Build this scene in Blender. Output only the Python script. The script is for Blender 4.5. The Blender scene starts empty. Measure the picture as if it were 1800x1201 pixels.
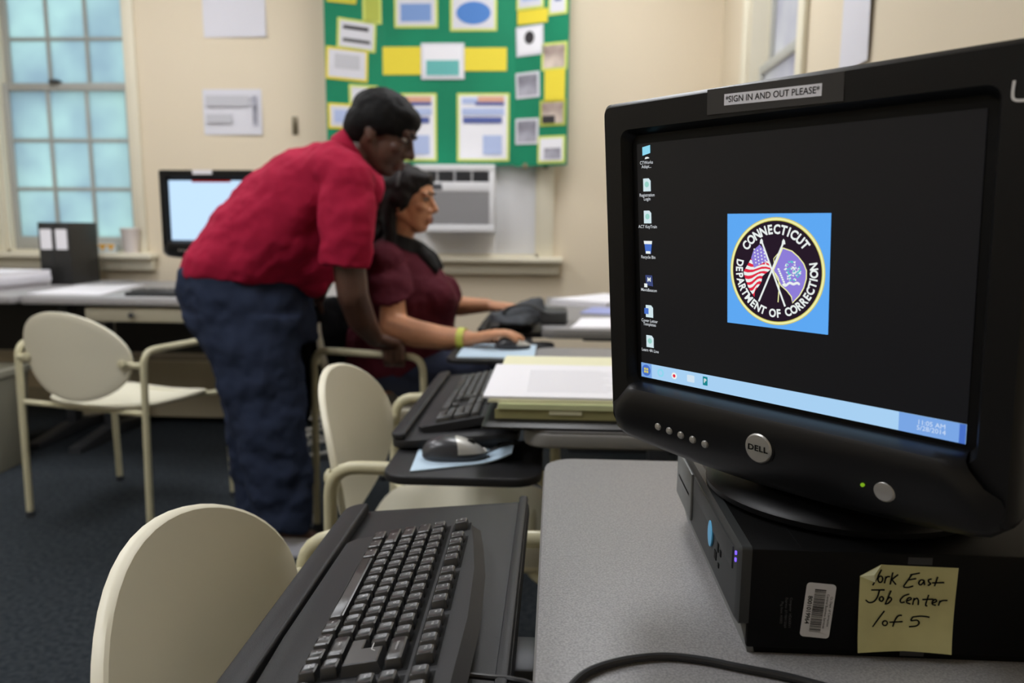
import bpy, bmesh, math, random
from mathutils import Matrix, Vector, Euler
random.seed(7)
PI = math.pi
R = math.radians
SC = bpy.context.scene
COL = SC.collection

# ------------------------------------------------------------------ camera, world, exposure
CAM_POS = Vector((0.0, 0.0, 1.09))
def cam_basis(yaw=3.2, pitch=8.63, roll=0.44):
    y, p, r = R(yaw), R(pitch), R(roll)
    F = Vector((-math.sin(y)*math.cos(p), math.cos(y)*math.cos(p), -math.sin(p)))
    Rt = Vector((math.cos(y), math.sin(y), 0))
    U = Rt.cross(F)
    return Rt*math.cos(r)+U*math.sin(r), U*math.cos(r)-Rt*math.sin(r), F
cr, cu, cf = cam_basis()
cd = bpy.data.cameras.new('camera'); cam = bpy.data.objects.new('camera', cd); COL.objects.link(cam)
cam.matrix_world = Matrix((( cr.x, cu.x, -cf.x, CAM_POS.x), (cr.y, cu.y, -cf.y, CAM_POS.y), (cr.z, cu.z, -cf.z, CAM_POS.z), (0,0,0,1)))
cd.sensor_fit = 'HORIZONTAL'; cd.sensor_width = 36.0; cd.lens = 27.0
cd.clip_start = 0.02; cd.clip_end = 60
cd.dof.use_dof = True; cd.dof.focus_distance = 0.73; cd.dof.aperture_fstop = 4.8
SC.camera = cam
w = bpy.data.worlds.new('sky'); SC.world = w; w.use_nodes = True
bg = w.node_tree.nodes['Background']; bg.inputs[0].default_value = (0.74, 0.85, 0.92, 1); bg.inputs[1].default_value = 1.7
SC.view_settings.view_transform = 'Standard'; SC.view_settings.look = 'None'
SC.view_settings.gamma = 1.0; SC.view_settings.use_curve_mapping = False
SC.view_settings.exposure = 0.50
LAMP = 12.0            # brightness of the ceiling panels

# ------------------------------------------------------------------ materials
def lin(c):
    return tuple(((v/255.0)/12.92 if v/255.0 <= .04045 else ((v/255.0+.055)/1.055)**2.4) for v in c)
MATS = {}
def mat(name, rgb, rough=.5, metal=0.0, bump=0.0, bscale=200.0, var=0.0, vscale=8.0, spec=.5, emit=None, estr=1.0,
        speckle=None, coat=0.0, sub=0.0, stretch=None):
    m = bpy.data.materials.new(name); m.use_nodes = True
    nt = m.node_tree; b = nt.nodes['Principled BSDF']
    c = lin(rgb)
    b.inputs['Base Color'].default_value = (*c, 1); b.inputs['Roughness'].default_value = rough
    b.inputs['Metallic'].default_value = metal; b.inputs['Specular IOR Level'].default_value = spec
    b.inputs['Coat Weight'].default_value = coat
    if sub: b.inputs['Subsurface Weight'].default_value = sub; b.inputs['Subsurface Radius'].default_value = (.02, .008, .004)
    tc = nt.nodes.new('ShaderNodeTexCoord')
    src = tc.outputs['Object']
    if stretch:
        mp = nt.nodes.new('ShaderNodeMapping'); mp.inputs['Scale'].default_value = stretch
        nt.links.new(src, mp.inputs[0]); src = mp.outputs[0]
    if var or speckle:
        n = nt.nodes.new('ShaderNodeTexNoise'); n.inputs['Scale'].default_value = vscale; n.inputs['Detail'].default_value = 3
        nt.links.new(src, n.inputs['Vector'])
        rp = nt.nodes.new('ShaderNodeValToRGB')
        lo, hi = (speckle if speckle else (tuple(max(0, v*(1-var)) for v in rgb), tuple(min(255, v*(1+var)) for v in rgb)))
        rp.color_ramp.elements[0].position = .36; rp.color_ramp.elements[1].position = .64
        rp.color_ramp.elements[0].color = (*lin(lo), 1); rp.color_ramp.elements[1].color = (*lin(hi), 1)
        nt.links.new(n.outputs['Fac'], rp.inputs[0]); nt.links.new(rp.outputs[0], b.inputs['Base Color'])
    if bump:
        n2 = nt.nodes.new('ShaderNodeTexNoise'); n2.inputs['Scale'].default_value = bscale; n2.inputs['Detail'].default_value = 4
        nt.links.new(src, n2.inputs['Vector'])
        bp = nt.nodes.new('ShaderNodeBump'); bp.inputs['Strength'].default_value = bump; bp.inputs['Distance'].default_value = .004
        nt.links.new(n2.outputs['Fac'], bp.inputs['Height']); nt.links.new(bp.outputs[0], b.inputs['Normal'])
    if emit is not None:
        b.inputs['Emission Color'].default_value = (*lin(emit), 1); b.inputs['Emission Strength'].default_value = estr
    MATS[name] = m
    return m
def glow(name, rgb, s=1.0):
    return mat(name, (4, 4, 5), .4, spec=.15, emit=rgb, estr=s*.72)

M_wall = mat('cream_wall_paint', (219, 206, 182), .7, bump=.06, bscale=300, spec=.2)
M_trim = mat('cream_trim_paint', (224, 217, 196), .45, spec=.35)
M_ceil = mat('ceiling_tile', (225, 222, 212), .9)
M_carpet = mat('blue_grey_carpet', (52, 60, 67), .95, bump=.9, bscale=420, speckle=((40, 45, 50), (58, 63, 67)), vscale=60, spec=.1)
M_desk = mat('grey_speckled_laminate', (150, 148, 148), .42, speckle=((118, 117, 118), (146, 144, 144)), vscale=520, bump=.03, bscale=700, spec=.4)
M_edge = mat('grey_edge_band', (130, 128, 125), .5, spec=.35)
M_tableL = mat('pale_grey_laminate', (152, 150, 150), .45)
M_metal = mat('dark_grey_metal', (62, 64, 68), .45, metal=.3)
M_cream = mat('cream_plastic', (226, 221, 200), .42, spec=.4)
M_frame = mat('beige_enamel_steel', (196, 190, 158), .38, spec=.45)
M_black = mat('black_plastic', (20, 20, 21), .45, bump=.05, bscale=1500, spec=.3)
M_bezel = mat('black_satin_plastic', (12, 12, 13), .42, bump=.04, bscale=1800, spec=.28)
M_chin = mat('black_chin_plastic', (14, 14, 16), .38, bump=.04, bscale=1800, spec=.34)
M_house = mat('black_housing', (14, 14, 15), .55, spec=.25)
M_key = mat('black_keycap', (42, 42, 43), .34, spec=.8)
M_kbody = mat('charcoal_keyboard_shell', (40, 40, 42), .5, bump=.08, bscale=900, spec=.32)
M_kwell = mat('black_key_well', (7, 7, 7), .7, spec=.2)
M_legend = mat('pale_key_print', (185, 185, 185), .5)
M_tray = mat('charcoal_tray_board', (34, 34, 36), .5, bump=.1, bscale=900, spec=.3)
M_case = mat('black_case_steel', (8, 8, 8), .5, bump=.04, bscale=900, spec=.14)
M_face = mat('dark_grey_case_bezel', (50, 52, 53), .45, spec=.4)
M_facel = mat('grey_case_trim', (112, 114, 113), .42, spec=.5)
M_silver = mat('brushed_silver', (188, 186, 182), .32, metal=.75, bump=.05, bscale=900)
M_white = mat('white_paper', (232, 231, 236), .7, spec=.2)
M_whiteg = mat('grey_white_paper', (214, 213, 220), .7, spec=.2)
M_ink = mat('black_ink', (14, 14, 14), .7, spec=.1)
M_greyprint = mat('grey_print', (82, 82, 84), .7)
M_note = mat('pale_yellow_note', (204, 200, 148), .75, var=.03, vscale=25, spec=.15)
M_notec = mat('curled_note_underside', (232, 230, 196), .75)
M_tape = mat('clear_tape_strip', (48, 48, 50), .28, spec=.5)
M_marker = mat('white_marker', (215, 213, 210), .6)
M_cord = mat('black_cord', (30, 30, 31), .45)
M_greycord = mat('grey_cord', (168, 166, 158), .5)

# ------------------------------------------------------------------ mesh helpers
WM = {}
def obj(name, bm, m, parent=None, M=None, smooth=True, auto=35):
    me = bpy.data.meshes.new(name); bm.normal_update(); bm.to_mesh(me); bm.free()
    if m is not None: me.materials.append(m)
    return link(name, me, parent, M, smooth, auto)
def link(name, me, parent=None, M=None, smooth=True, auto=35):
    o = bpy.data.objects.new(name, me); COL.objects.link(o)
    if smooth and hasattr(me, 'polygons') and len(me.polygons):
        me.polygons.foreach_set('use_smooth', [True]*len(me.polygons))
        if auto:
            try: me.set_sharp_from_angle(angle=R(auto))
            except Exception: pass
    M = M or Matrix.Identity(4)
    if parent is not None:
        o.parent = parent; o.matrix_basis = WM[parent.name].inverted() @ M
    else: o.matrix_basis = M
    WM[o.name] = M.copy()
    return o
def tag(o, label=None, cat=None, group=None, kind=None):
    if label: o['label'] = label
    if cat: o['category'] = cat
    if group: o['group'] = group
    if kind: o['kind'] = kind
    return o
def thing(name, label, cat, M=None, group=None, kind=None):
    o = bpy.data.objects.new(name, None); COL.objects.link(o); o.empty_display_size = .05
    M = M or Matrix.Identity(4); o.matrix_basis = M; WM[o.name] = M.copy()
    return tag(o, label, cat, group, kind)
def T(x, y, z): return Matrix.Translation((x, y, z))
def RZ(a): return Matrix.Rotation(R(a), 4, 'Z')
def RX(a): return Matrix.Rotation(R(a), 4, 'X')
def RY(a): return Matrix.Rotation(R(a), 4, 'Y')
def frame(o, ex, ey, ez):
    return Matrix(((ex.x, ey.x, ez.x, o.x), (ex.y, ey.y, ez.y, o.y), (ex.z, ey.z, ez.z, o.z), (0, 0, 0, 1)))
def copy_tree(o, M, parent=None):
    c = o.copy(); COL.objects.link(c); c.parent = parent
    if parent is None: c.matrix_basis = M; WM[c.name] = M.copy()
    for ch in [x for x in bpy.data.objects if x.parent == o]: copy_tree(ch, None, c)
    return c

def merge(bm, other, M=None):
    if M is not None: other.transform(M)
    me = bpy.data.meshes.new('t'); other.to_mesh(me); other.free(); bm.from_mesh(me); bpy.data.meshes.remove(me)
def box(bm, x0, x1, y0, y1, z0, z1, bev=0.0, seg=2, M=None):
    t = bmesh.new(); bmesh.ops.create_cube(t, size=1)
    for v in t.verts: v.co = Vector((x0+(v.co.x+.5)*(x1-x0), y0+(v.co.y+.5)*(y1-y0), z0+(v.co.z+.5)*(z1-z0)))
    if bev: bmesh.ops.bevel(t, geom=t.edges[:]+t.verts[:], offset=bev, segments=seg, profile=.5, affect='EDGES')
    merge(bm, t, M)
def B(x0, x1, y0, y1, z0, z1, bev=0.0, seg=2, M=None):
    bm = bmesh.new(); box(bm, x0, x1, y0, y1, z0, z1, bev, seg, M); return bm
def prism(pts, z0, z1, bev=0.0, seg=2):
    bm = bmesh.new()
    vs = [bm.verts.new((p[0], p[1], z0)) for p in pts]; f = bm.faces.new(vs)
    f.normal_update()
    if f.normal.z > 0: f.normal_flip()
    r = bmesh.ops.extrude_face_region(bm, geom=[f])
    top = [e for e in r['geom'] if isinstance(e, bmesh.types.BMVert)]
    for v in top: v.co.z = z1
    bmesh.ops.recalc_face_normals(bm, faces=bm.faces[:])
    if bev:
        es = [e for e in bm.edges if abs(e.verts[0].co.z-e.verts[1].co.z) < 1e-7]
        bmesh.ops.bevel(bm, geom=es, offset=bev, segments=seg, profile=.5, affect='EDGES')
    return bm
def rrect(x0, x1, y0, y1, r, n=5):
    if not isinstance(r, (list, tuple)): r = [r]*4
    out = []
    for (cx, cy, a0, rr) in ((x1-r[0], y0+r[0], -90, r[0]), (x1-r[1], y1-r[1], 0, r[1]), (x0+r[2], y1-r[2], 90, r[2]), (x0+r[3], y0+r[3], 180, r[3])):
        for k in range(n+1):
            a = R(a0+90*k/n); out.append((cx+rr*math.cos(a), cy+rr*math.sin(a)))
    return out
def loft(loops, cap0=True, cap1=True, closed=True):
    bm = bmesh.new(); L = [[bm.verts.new(p) for p in lp] for lp in loops]; n = len(L[0])
    for a, b in zip(L[:-1], L[1:]):
        for i in range(n if closed else n-1):
            j = (i+1) % n
            try: bm.faces.new((a[i], a[j], b[j], b[i]))
            except ValueError: pass
    if cap0: bm.faces.new(L[0][::-1])
    if cap1: bm.faces.new(L[-1])
    bmesh.ops.recalc_face_normals(bm, faces=bm.faces[:])
    return bm
def lathe(profile, seg=40, cap0=True, cap1=True):
    return loft([[(r*math.cos(2*PI*k/seg), r*math.sin(2*PI*k/seg), z) for k in range(seg)] for r, z in profile], cap0, cap1)
def smooth_path(pts, rad, n=5):
    pts = [Vector(p) for p in pts]; out = [pts[0]]
    for a, b, c in zip(pts[:-2], pts[1:-1], pts[2:]):
        d1 = (a-b); d2 = (c-b); r = min(rad, d1.length*.49, d2.length*.49)
        p, q = b+d1.normalized()*r, b+d2.normalized()*r
        for k in range(n+1):
            t = k/n; out.append(p*(1-t)**2+b*2*t*(1-t)+q*t*t)
    out.append(pts[-1]); return out
def catmull(pts, n=6):
    pts = [Vector(p) for p in pts]; P = [pts[0]*2-pts[1]]+pts+[pts[-1]*2-pts[-2]]; out = []
    for i in range(1, len(P)-2):
        a, b, c, d = P[i-1:i+3]
        for k in range(n):
            t = k/n
            out.append(.5*((2*b)+(c-a)*t+(2*a-5*b+4*c-d)*t*t+(3*b-a-3*c+d)*t**3))
    out.append(pts[-1]); return out
def tube(pts, r, n=10, flat=None):
    pts = [Vector(p) for p in pts]; loops = []
    up = Vector((0, 0, 1))
    t0 = (pts[1]-pts[0]).normalized()
    if abs(t0.dot(up)) > .95: up = Vector((0, 1, 0))
    nrm = (up-t0*up.dot(t0)).normalized()
    for i, p in enumerate(pts):
        t = (pts[min(i+1, len(pts)-1)]-pts[max(i-1, 0)]).normalized()
        nrm = (nrm-t*nrm.dot(t)).normalized(); bi = t.cross(nrm)
        rr = r[i] if isinstance(r, list) else r
        loops.append([p+(nrm*math.cos(2*PI*k/n)+bi*math.sin(2*PI*k/n))*rr for k in range(n)])
    return loft(loops)
def ribbon(bm, pts, wd, z=0.0, h=.0002):
    """a flat stroke of ink lying in the local XY plane"""
    pts = [Vector((p[0], p[1])) for p in pts]; Lf, Rt = [], []
    for i, p in enumerate(pts):
        t = (pts[min(i+1, len(pts)-1)]-pts[max(i-1, 0)])
        t = t.normalized() if t.length > 0 else Vector((1, 0))
        nn = Vector((-t.y, t.x))*wd*.5
        Lf.append(p+nn); Rt.append(p-nn)
    t = bmesh.new()
    for zz in (z, z+h):
        a = [t.verts.new((q.x, q.y, zz)) for q in Lf]; b = [t.verts.new((q.x, q.y, zz)) for q in Rt]
        for i in range(len(a)-1): t.faces.new((a[i], b[i], b[i+1], a[i+1]))
    for f in t.faces:
        f.normal_update()
        if f.normal.z < 0: f.normal_flip()
    merge(bm, t)
def ellipsoid(bm, c, r, M=None, sub=3):
    t = bmesh.new(); bmesh.ops.create_icosphere(t, subdivisions=sub, radius=1)
    for v in t.verts: v.co = Vector((v.co.x*r[0], v.co.y*r[1], v.co.z*r[2]))
    if M is not None: t.transform(M)
    t.transform(Matrix.Translation(c)); merge(bm, t)
def text_bm(s, size, align='CENTER', bold=0.0, xs=1.0, M=None, shear=0.0, spacing=1.0):
    cu_ = bpy.data.curves.new('txt', 'FONT'); cu_.body = s; cu_.size = size; cu_.align_x = align; cu_.align_y = 'CENTER'
    cu_.offset = bold*size; cu_.shear = shear; cu_.resolution_u = 3; cu_.space_character = spacing; cu_.space_line = .85
    o = bpy.data.objects.new('txt', cu_)
    me = bpy.data.meshes.new_from_object(o); bm = bmesh.new(); bm.from_mesh(me)
    bpy.data.objects.remove(o); bpy.data.curves.remove(cu_); bpy.data.meshes.remove(me)
    bm.transform(Matrix.Diagonal((xs, 1, 1, 1)))
    if M is not None: bm.transform(M)
    return bm
def flatpoly(pts, z=0.0):
    bm = bmesh.new(); f = bm.faces.new([bm.verts.new((p[0], p[1], z)) for p in pts]); f.normal_update()
    if f.normal.z < 0: f.normal_flip()
    return bm
def ell(cx, cy, rx, ry, n=40): return [(cx+rx*math.cos(2*PI*k/n), cy+ry*math.sin(2*PI*k/n)) for k in range(n)]

# ------------------------------------------------------------------ the room
XL, XR, YF, YB, ZC = -4.3, .88, -2.2, 4.40, 2.95
tag(obj('floor', B(XL-.1, XR+.1, YF-.1, YB+.1, -.08, 0), M_carpet, smooth=False), 'dark blue-grey carpet floor', kind='structure')
tag(obj('ceiling', B(XL-.1, XR+.1, YF-.1, YB+.1, ZC, ZC+.08), M_ceil, smooth=False), 'pale ceiling above the frame', kind='structure')
def wall_with_holes(name, u0, u1, holes, M, label, th=.16):
    """wall in local XZ plane (inner face at y=0, thickness to +y), rectangular holes (u0,u1,z0,z1)"""
    us = sorted({u0, u1, *[h[0] for h in holes], *[h[1] for h in holes]}); bm = bmesh.new()
    for a, b in zip(us[:-1], us[1:]):
        zs = [0.0]
        for h in holes:
            if h[0] <= a+1e-6 and h[1] >= b-1e-6: zs += [h[2], h[3]]
        zs.append(ZC)
        for k in range(0, len(zs), 2): box(bm, a, b, 0, th, zs[k], zs[k+1])
    return tag(obj(name, bm, M_wall, M=M, smooth=False), label, kind='structure')
W1 = (-3.24, -2.44, .91, 2.70); W2 = (-1.00, -.10, .91, 2.45)
wall_with_holes('wall_back', XL-.1, XR+.16, [W1, W2], T(0, YB, 0), 'cream painted back wall')
# right wall: local u runs along -Y of the world
MR = T(XR, 0, 0) @ RZ(-90)
W3 = (-3.78, -2.98, .91, 2.45)
wall_with_holes('wall_right', -YB, -YF, [W3], MR, 'cream painted wall behind the near monitor')
wall_with_holes('wall_left', YF, YB, [], T(XL, 0, 0) @ RZ(90), 'cream painted wall outside the frame on the left')
wall_with_holes('wall_front', -XR-.1, -XL+.1, [], T(0, YF, 0) @ RZ(180), 'cream painted wall behind the camera')
M_base = mat('baseboard_paint', (196, 188, 166), .5)
tag(obj('baseboard_back', B(XL, XR, YB-.018, YB, 0, .10, .004), M_base, smooth=False), 'beige baseboard along the back wall', kind='structure')
tag(obj('baseboard_right', B(XR-.018, XR, YF, YB-.02, 0, .10, .004), M_base, smooth=False), 'beige baseboard along the right wall', kind='structure')

# frosted daylight pane
def pane_mat(name, rgb):
    m = bpy.data.materials.new(name); m.use_nodes = True; nt = m.node_tree
    b = nt.nodes['Principled BSDF']; out = nt.nodes['Material Output']
    tr = nt.nodes.new('ShaderNodeBsdfTranslucent'); mx = nt.nodes.new('ShaderNodeMixShader')
    n = nt.nodes.new('ShaderNodeTexNoise'); n.inputs['Scale'].default_value = 2.6; n.inputs['Detail'].default_value = 3
    tc = nt.nodes.new('ShaderNodeTexCoord'); nt.links.new(tc.outputs['Object'], n.inputs['Vector'])
    rp = nt.nodes.new('ShaderNodeValToRGB')
    rp.color_ramp.elements[0].position = .33; rp.color_ramp.elements[1].position = .68
    rp.color_ramp.elements[0].color = (*lin(tuple(v*.93 for v in rgb)), 1)
    rp.color_ramp.elements[1].color = (*lin((min(255, rgb[0]*1.05), min(255, rgb[1]*1.06), min(255, rgb[2]*1.01))), 1)
    nt.links.new(n.outputs['Fac'], rp.inputs[0]); nt.links.new(rp.outputs[0], tr.inputs['Color'])
    b.inputs['Base Color'].default_value = (*lin((60, 80, 84)), 1); b.inputs['Roughness'].default_value = .35
    mx.inputs[0].default_value = .82
    nt.links.new(b.outputs[0], mx.inputs[1]); nt.links.new(tr.outputs[0], mx.inputs[2]); nt.links.new(mx.outputs[0], out.inputs[0])
    return m
M_pane = pane_mat('frosted_teal_pane', (205, 219, 225))
M_pane3 = pane_mat('pale_blue_pane', (216, 208, 214))
M_sash = mat('grey_white_sash', (172, 172, 166), .5)

def sash_window(name, hole, M, label, cols, rows, pane_m, meet, sash_m=M_sash, casing=.07, sill=True, zsill=None, sill_ext=.10):
    u0, u1, z0, z1 = hole
    t = thing(name, label, None, M, kind='structure')
    bm = bmesh.new()
    for a, b, c, d in ((u0-casing, u0, z0, z1+casing), (u1, u1+casing, z0, z1+casing), (u0, u1, z1, z1+casing)): box(bm, a, b, -.022, .0, c, d, .005)
    obj('casing', bm, M_trim, t, M)
    bm = bmesh.new(); box(bm, u0, u0+.018, 0, .15, z0, z1); box(bm, u1-.018, u1, 0, .15, z0, z1); box(bm, u0, u1, 0, .15, z1-.018, z1); box(bm, u0, u1, 0, .16, z0-.02, z0+.015)
    obj('jamb', bm, M_trim, t, M, smooth=False)
    if sill:
        bm = bmesh.new(); box(bm, u0-sill_ext, u1+sill_ext, -.10, .03, z0-.03, z0+.002, .008, 3)
        obj('sill', bm, M_trim, t, M)
        obj('apron', B(u0-sill_ext+.02, u1+sill_ext-.02, -.045, 0, z0-.098, z0-.032, .006), M_trim, t, M)
    for k, (a, b, yy) in enumerate(((z0+.015, meet+.022, .045), (meet-.022, z1-.018, .085))):
        s = bmesh.new(); st = .034; l, r_ = u0+.018, u1-.018
        box(s, l, l+st, yy, yy+.035, a, b, .004); box(s, r_-st, r_, yy, yy+.035, a, b, .004)
        bot = .075 if k == 0 else .044
        box(s, l+st, r_-st, yy, yy+.035, a, a+bot, .004); box(s, l+st, r_-st, yy, yy+.035, b-.044, b, .004)
        so = obj('sash', s, sash_m, t, M)
        gx0, gx1, gz0, gz1 = l+st, r_-st, a+bot, b-.044
        cw, rh = (gx1-gx0)/cols, (gz1-gz0)/rows
        for i in range(1, cols): obj('muntin', B(gx0+cw*i-.009, gx0+cw*i+.009, yy+.004, yy+.03, gz0, gz1, .003), sash_m, so, M)
        for j in range(1, rows): obj('muntin', B(gx0, gx1, yy+.006, yy+.028, gz0+rh*j-.009, gz0+rh*j+.009, .003), sash_m, so, M)
        for i in range(cols):
            for j in range(rows):
                obj('pane', B(gx0+cw*i, gx0+cw*(i+1), yy+.016, yy+.020, gz0+rh*j, gz0+rh*(j+1)), pane_m, so, M, smooth=False)
    return t
w1 = sash_window('window_1', W1, T(0, YB, 0), 'tall sash window with small frosted teal panes', 3, 3, M_pane, 1.858, casing=.06, sill_ext=.12)
# the sash lock on the meeting rail
obj('sash_lock', lathe([(.035, 0), (.035, .012), (.012, .022)], 16), M_metal, w1, T(-2.9, YB+.05, 1.88))
w2 = sash_window('window_2', W2, T(0, YB, 0), 'white sash window holding the air conditioner under the green board', 1, 1, M_pane, 1.47, sash_m=M_trim, casing=.085, sill_ext=.14)
obj('filler_panel', B(-.345, -.115, YB+.022, YB+.036, .925, 1.45, .002), mat('white_filler_panel', (222, 222, 224), .5), w2)
obj('filler_panel', B(-.985, -.765, YB+.022, YB+.036, .925, 1.45, .002), MATS['white_filler_panel'], w2)
obj('filler_panel', B(-.765, -.345, YB+.022, YB+.036, .925, 1.054, .002), MATS['white_filler_panel'], w2)
sash_window('window_3', W3, MR, 'sash window with pale blue panes on the right wall', 1, 1, M_pane3, 1.80, casing=.075)

# ceiling light panels (the room's fluorescent troffers)
M_lamp = mat('lit_diffuser', (240, 240, 236), .6, emit=(250, 251, 255), estr=LAMP)
M_lampf = mat('troffer_frame', (228, 228, 224), .5)
for i, (x, y) in enumerate(((-2.9, .3), (-2.1, 3.0), (-1.3, .8), (.05, 3.15))):
    t = thing('ceiling_light', ['recessed ceiling light panel, %s' % s for s in ('near the left wall behind the camera line', 'over the free chair by the tall window', 'over the aisle beside the near chair', 'over the far desk by the air conditioner')][i], 'ceiling light', T(x, y, ZC), 'ceiling light panels')
    bm = bmesh.new()
    for a in ((-.31, -.28, -.61, .61), (.28, .31, -.61, .61), (-.28, .28, -.61, -.58), (-.28, .28, .58, .61)): box(bm, a[0], a[1], a[2], a[3], -.025, 0)
    obj('frame', bm, M_lampf, t, T(x, y, ZC), smooth=False)
    obj('diffuser', B(-.28, .28, -.58, .58, -.016, -.008), M_lamp, t, T(x, y, ZC), smooth=False)

# ------------------------------------------------------------------ wall papers, hook, board
M_smudge = mat('grey_smudged_print', (140, 140, 150), .7, var=.25, vscale=18)
def wall_paper(label, x0, x1, z0, z1, bits=()):
    t = thing('paper_sheet', label, 'paper', T((x0+x1)/2, YB, z0), 'papers taped to the walls')
    bm = bmesh.new(); n = 6
    t2 = loft([[(x0, YB-.002-.006*math.sin(PI*k/n)*.3, z0+(z1-z0)*k/n), (x1, YB-.002-.008*(1-k/n), z0+(z1-z0)*k/n), (x1, YB-.001-.008*(1-k/n), z0+(z1-z0)*k/n), (x0, YB-.001, z0+(z1-z0)*k/n)] for k in range(n+1)])
    bm.free(); obj('sheet', t2, M_whiteg, t)
    for a, b, c, d, m in bits: obj('print', B(x0+a*(x1-x0), x0+b*(x1-x0), YB-.0135, YB-.0125, z0+c*(z1-z0), z0+d*(z1-z0)), m, t, smooth=False)
wall_paper('white sheet taped high on the back wall, cut off by the frame', -1.985, -1.628, 2.115, 2.40)
wall_paper('white sheet with a dark printed bar on the back wall above the far monitor', -2.01, -1.67, 1.585, 1.835,
           [(.85, .93, .2, .85, M_smudge), (.06, .8, .62, .86, mat('pale_grey_print', (190, 190, 196), .7)), (.06, .5, .25, .45, MATS['pale_grey_print'])])
t = thing('wall_hook', 'small grey metal bracket on the back wall left of the green board', 'hook', T(-1.48, YB, 1.64))
obj('plate', B(-1.50, -1.466, YB-.006, YB, 1.585, 1.685, .003), mat('dull_brass', (118, 108, 88), .5, metal=.5), t)
obj('hook', tube(smooth_path([(-1.483, YB-.004, 1.655), (-1.483, YB-.035, 1.65), (-1.483, YB-.035, 1.615), (-1.483, YB-.02, 1.60)], .012), .005), MATS['dull_brass'], t)
t = thing('paper_sheet', 'white sheet hanging on the right wall beside its window', 'paper', MR, 'papers taped to the walls')
obj('sheet', loft([[(-2.56, -.004, 1.56+.1*k), (-2.32, -.010-.002*k, 1.56+.1*k), (-2.32, -.009-.002*k, 1.56+.1*k), (-2.56, -.003, 1.56+.1*k)] for k in range(6)]), M_whiteg, t, MR)
obj('print', B(-2.5, -2.41, -.0135, -.0125, 1.83, 1.84), M_greyprint, t, MR, smooth=False)

M_green = mat('green_board', (18, 128, 92), .6, var=.04, vscale=3, spec=.25)
M_greendk = mat('green_board_edge', (120, 110, 84), .7)
M_yel = mat('yellow_card', (228, 208, 52), .65)
M_yelg = mat('yellow_green_card', (176, 184, 72), .65)
M_lime = mat('pale_lime_border', (206, 216, 108), .65)
M_blue = mat('mid_blue_print', (120, 152, 206), .6)
M_blue2 = mat('strong_blue_print', (70, 124, 196), .6)
M_teal = mat('teal_print', (96, 176, 172), .6)
M_navy = mat('navy_print', (78, 92, 156), .6)
M_lav = mat('lavender_print', (172, 186, 222), .6)
M_peach = mat('peach_print', (214, 160, 132), .6)
M_photo = mat('mottled_photo', (130, 130, 138), .6, speckle=((96, 94, 104), (176, 174, 186)), vscale=6)
M_photo2 = mat('warm_mottled_photo', (170, 140, 120), .6, speckle=((120, 96, 92), (218, 202, 188)), vscale=6)
M_dark = mat('dark_print', (40, 36, 40), .6)
BY = YB-.05
board = thing('display_board', 'green trifold display board covered with cards and photos', 'display board', T(-.61, BY, 1.42))
# px -> board metres were measured on the wall plane; u along X, v = height
XA, XB_, XC_, XD = -1.265, -.955, -.240, .062
ZB, ZT = 1.418, 2.55
ANG = 22
def wingM(side):   # hinged wings swing forward
    if side < 0: return T(XB_, BY, 0) @ RZ(ANG) 
    return T(XC_, BY, 0) @ RZ(-ANG)
obj('center_panel', B(XB_, XC_, BY, BY+.006, ZB, ZT), M_green, board, smooth=False)
wl = (XB_-XA)/math.cos(R(ANG))*.955; wr = (XD-XC_)/math.cos(R(ANG))*.96
obj('wing_panel', B(-wl, 0, 0, .006, ZB, ZT), M_green, board, wingM(-1), smooth=False)
obj('wing_panel', B(0, wr, 0, .006, ZB-.008, ZT), M_green, board, wingM(1), smooth=False)
bm = bmesh.new()
for x in (XC_+.05, XC_+.16): box(bm, x, x+.03, BY-.03, BY+.0, ZB-.02, ZB+.01, .004)
obj('binder_clip', bm, M_greendk, board)
def card(M, x0, x1, z0, z1, border, fill, bits=(), rot=0, off=.0):
    bw = .013
    Mc = M @ T((x0+x1)/2, 0, (z0+z1)/2) @ RY(rot)
    a, b = (x1-x0)/2, (z1-z0)/2
    o = obj('card', B(-a, a, -.004-off, -.0005, -b, b), border, board, Mc, smooth=False)
    if fill: obj('card_face', B(-a+bw, a-bw, -.0058-off, -.004-off, -b+bw, b-bw), fill, o, Mc, smooth=False)
    for k, (m, u0, u1, v0, v1, *sh) in enumerate(bits):
        y0 = -.0075-off-.0006*k
        if sh: 
            p = prism(ell((u0+u1-1)*a, (v0+v1-1)*b, (u1-u0)*a, (v1-v0)*b, 28), 0, .001); 
            obj('print', p, m, o, Mc @ T(0, y0+.001, 0) @ RX(90), smooth=False)
        else: obj('print', B(-a+2*a*u0, -a+2*a*u1, y0, y0+.001, -b+2*b*v0, -b+2*b*v1), m, o, Mc, smooth=False)
def px2(x, y):   # measured wall coordinates of a photograph point (real metres on the back wall)
    return (-3.154+x*.003215, 2.323-y*.003060-(.0 if y < 400 else 0))
def cc(x0, y0, x1, y1, *a, **k):
    p, q = px2(x0, y0), px2(x1, y1); card(T(0, BY, 0), p[0], q[0], q[1], p[1], *a, **k)
cc(702, 4, 776, 58, M_lime, M_whiteg, [(M_blue, .15, .85, .2, .75)])
cc(797, 2, 876, 64, M_lime, M_whiteg, [(M_blue2, .13, .87, .18, .8, 1)])
cc(676, 90, 752, 138, M_yel, None); cc(821, 92, 893, 132, M_yel, None)
cc(747, 84, 821, 146, M_whiteg, M_white, [(M_teal, .12, .88, .1, .52)], off=.004)
for x in (683, 808):
    cc(x, 170, x+90, 289, M_lime, M_white, [(M_lav, .1, .45, .84, .93), (M_peach, .4, .9, .86, .95), (M_navy, .35, .9, .82, .87), (M_lav, .1, .9, .68, .78), (M_navy, .12, .86, .56, .65), (M_lav, .5, .86, .1, .38)])
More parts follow.
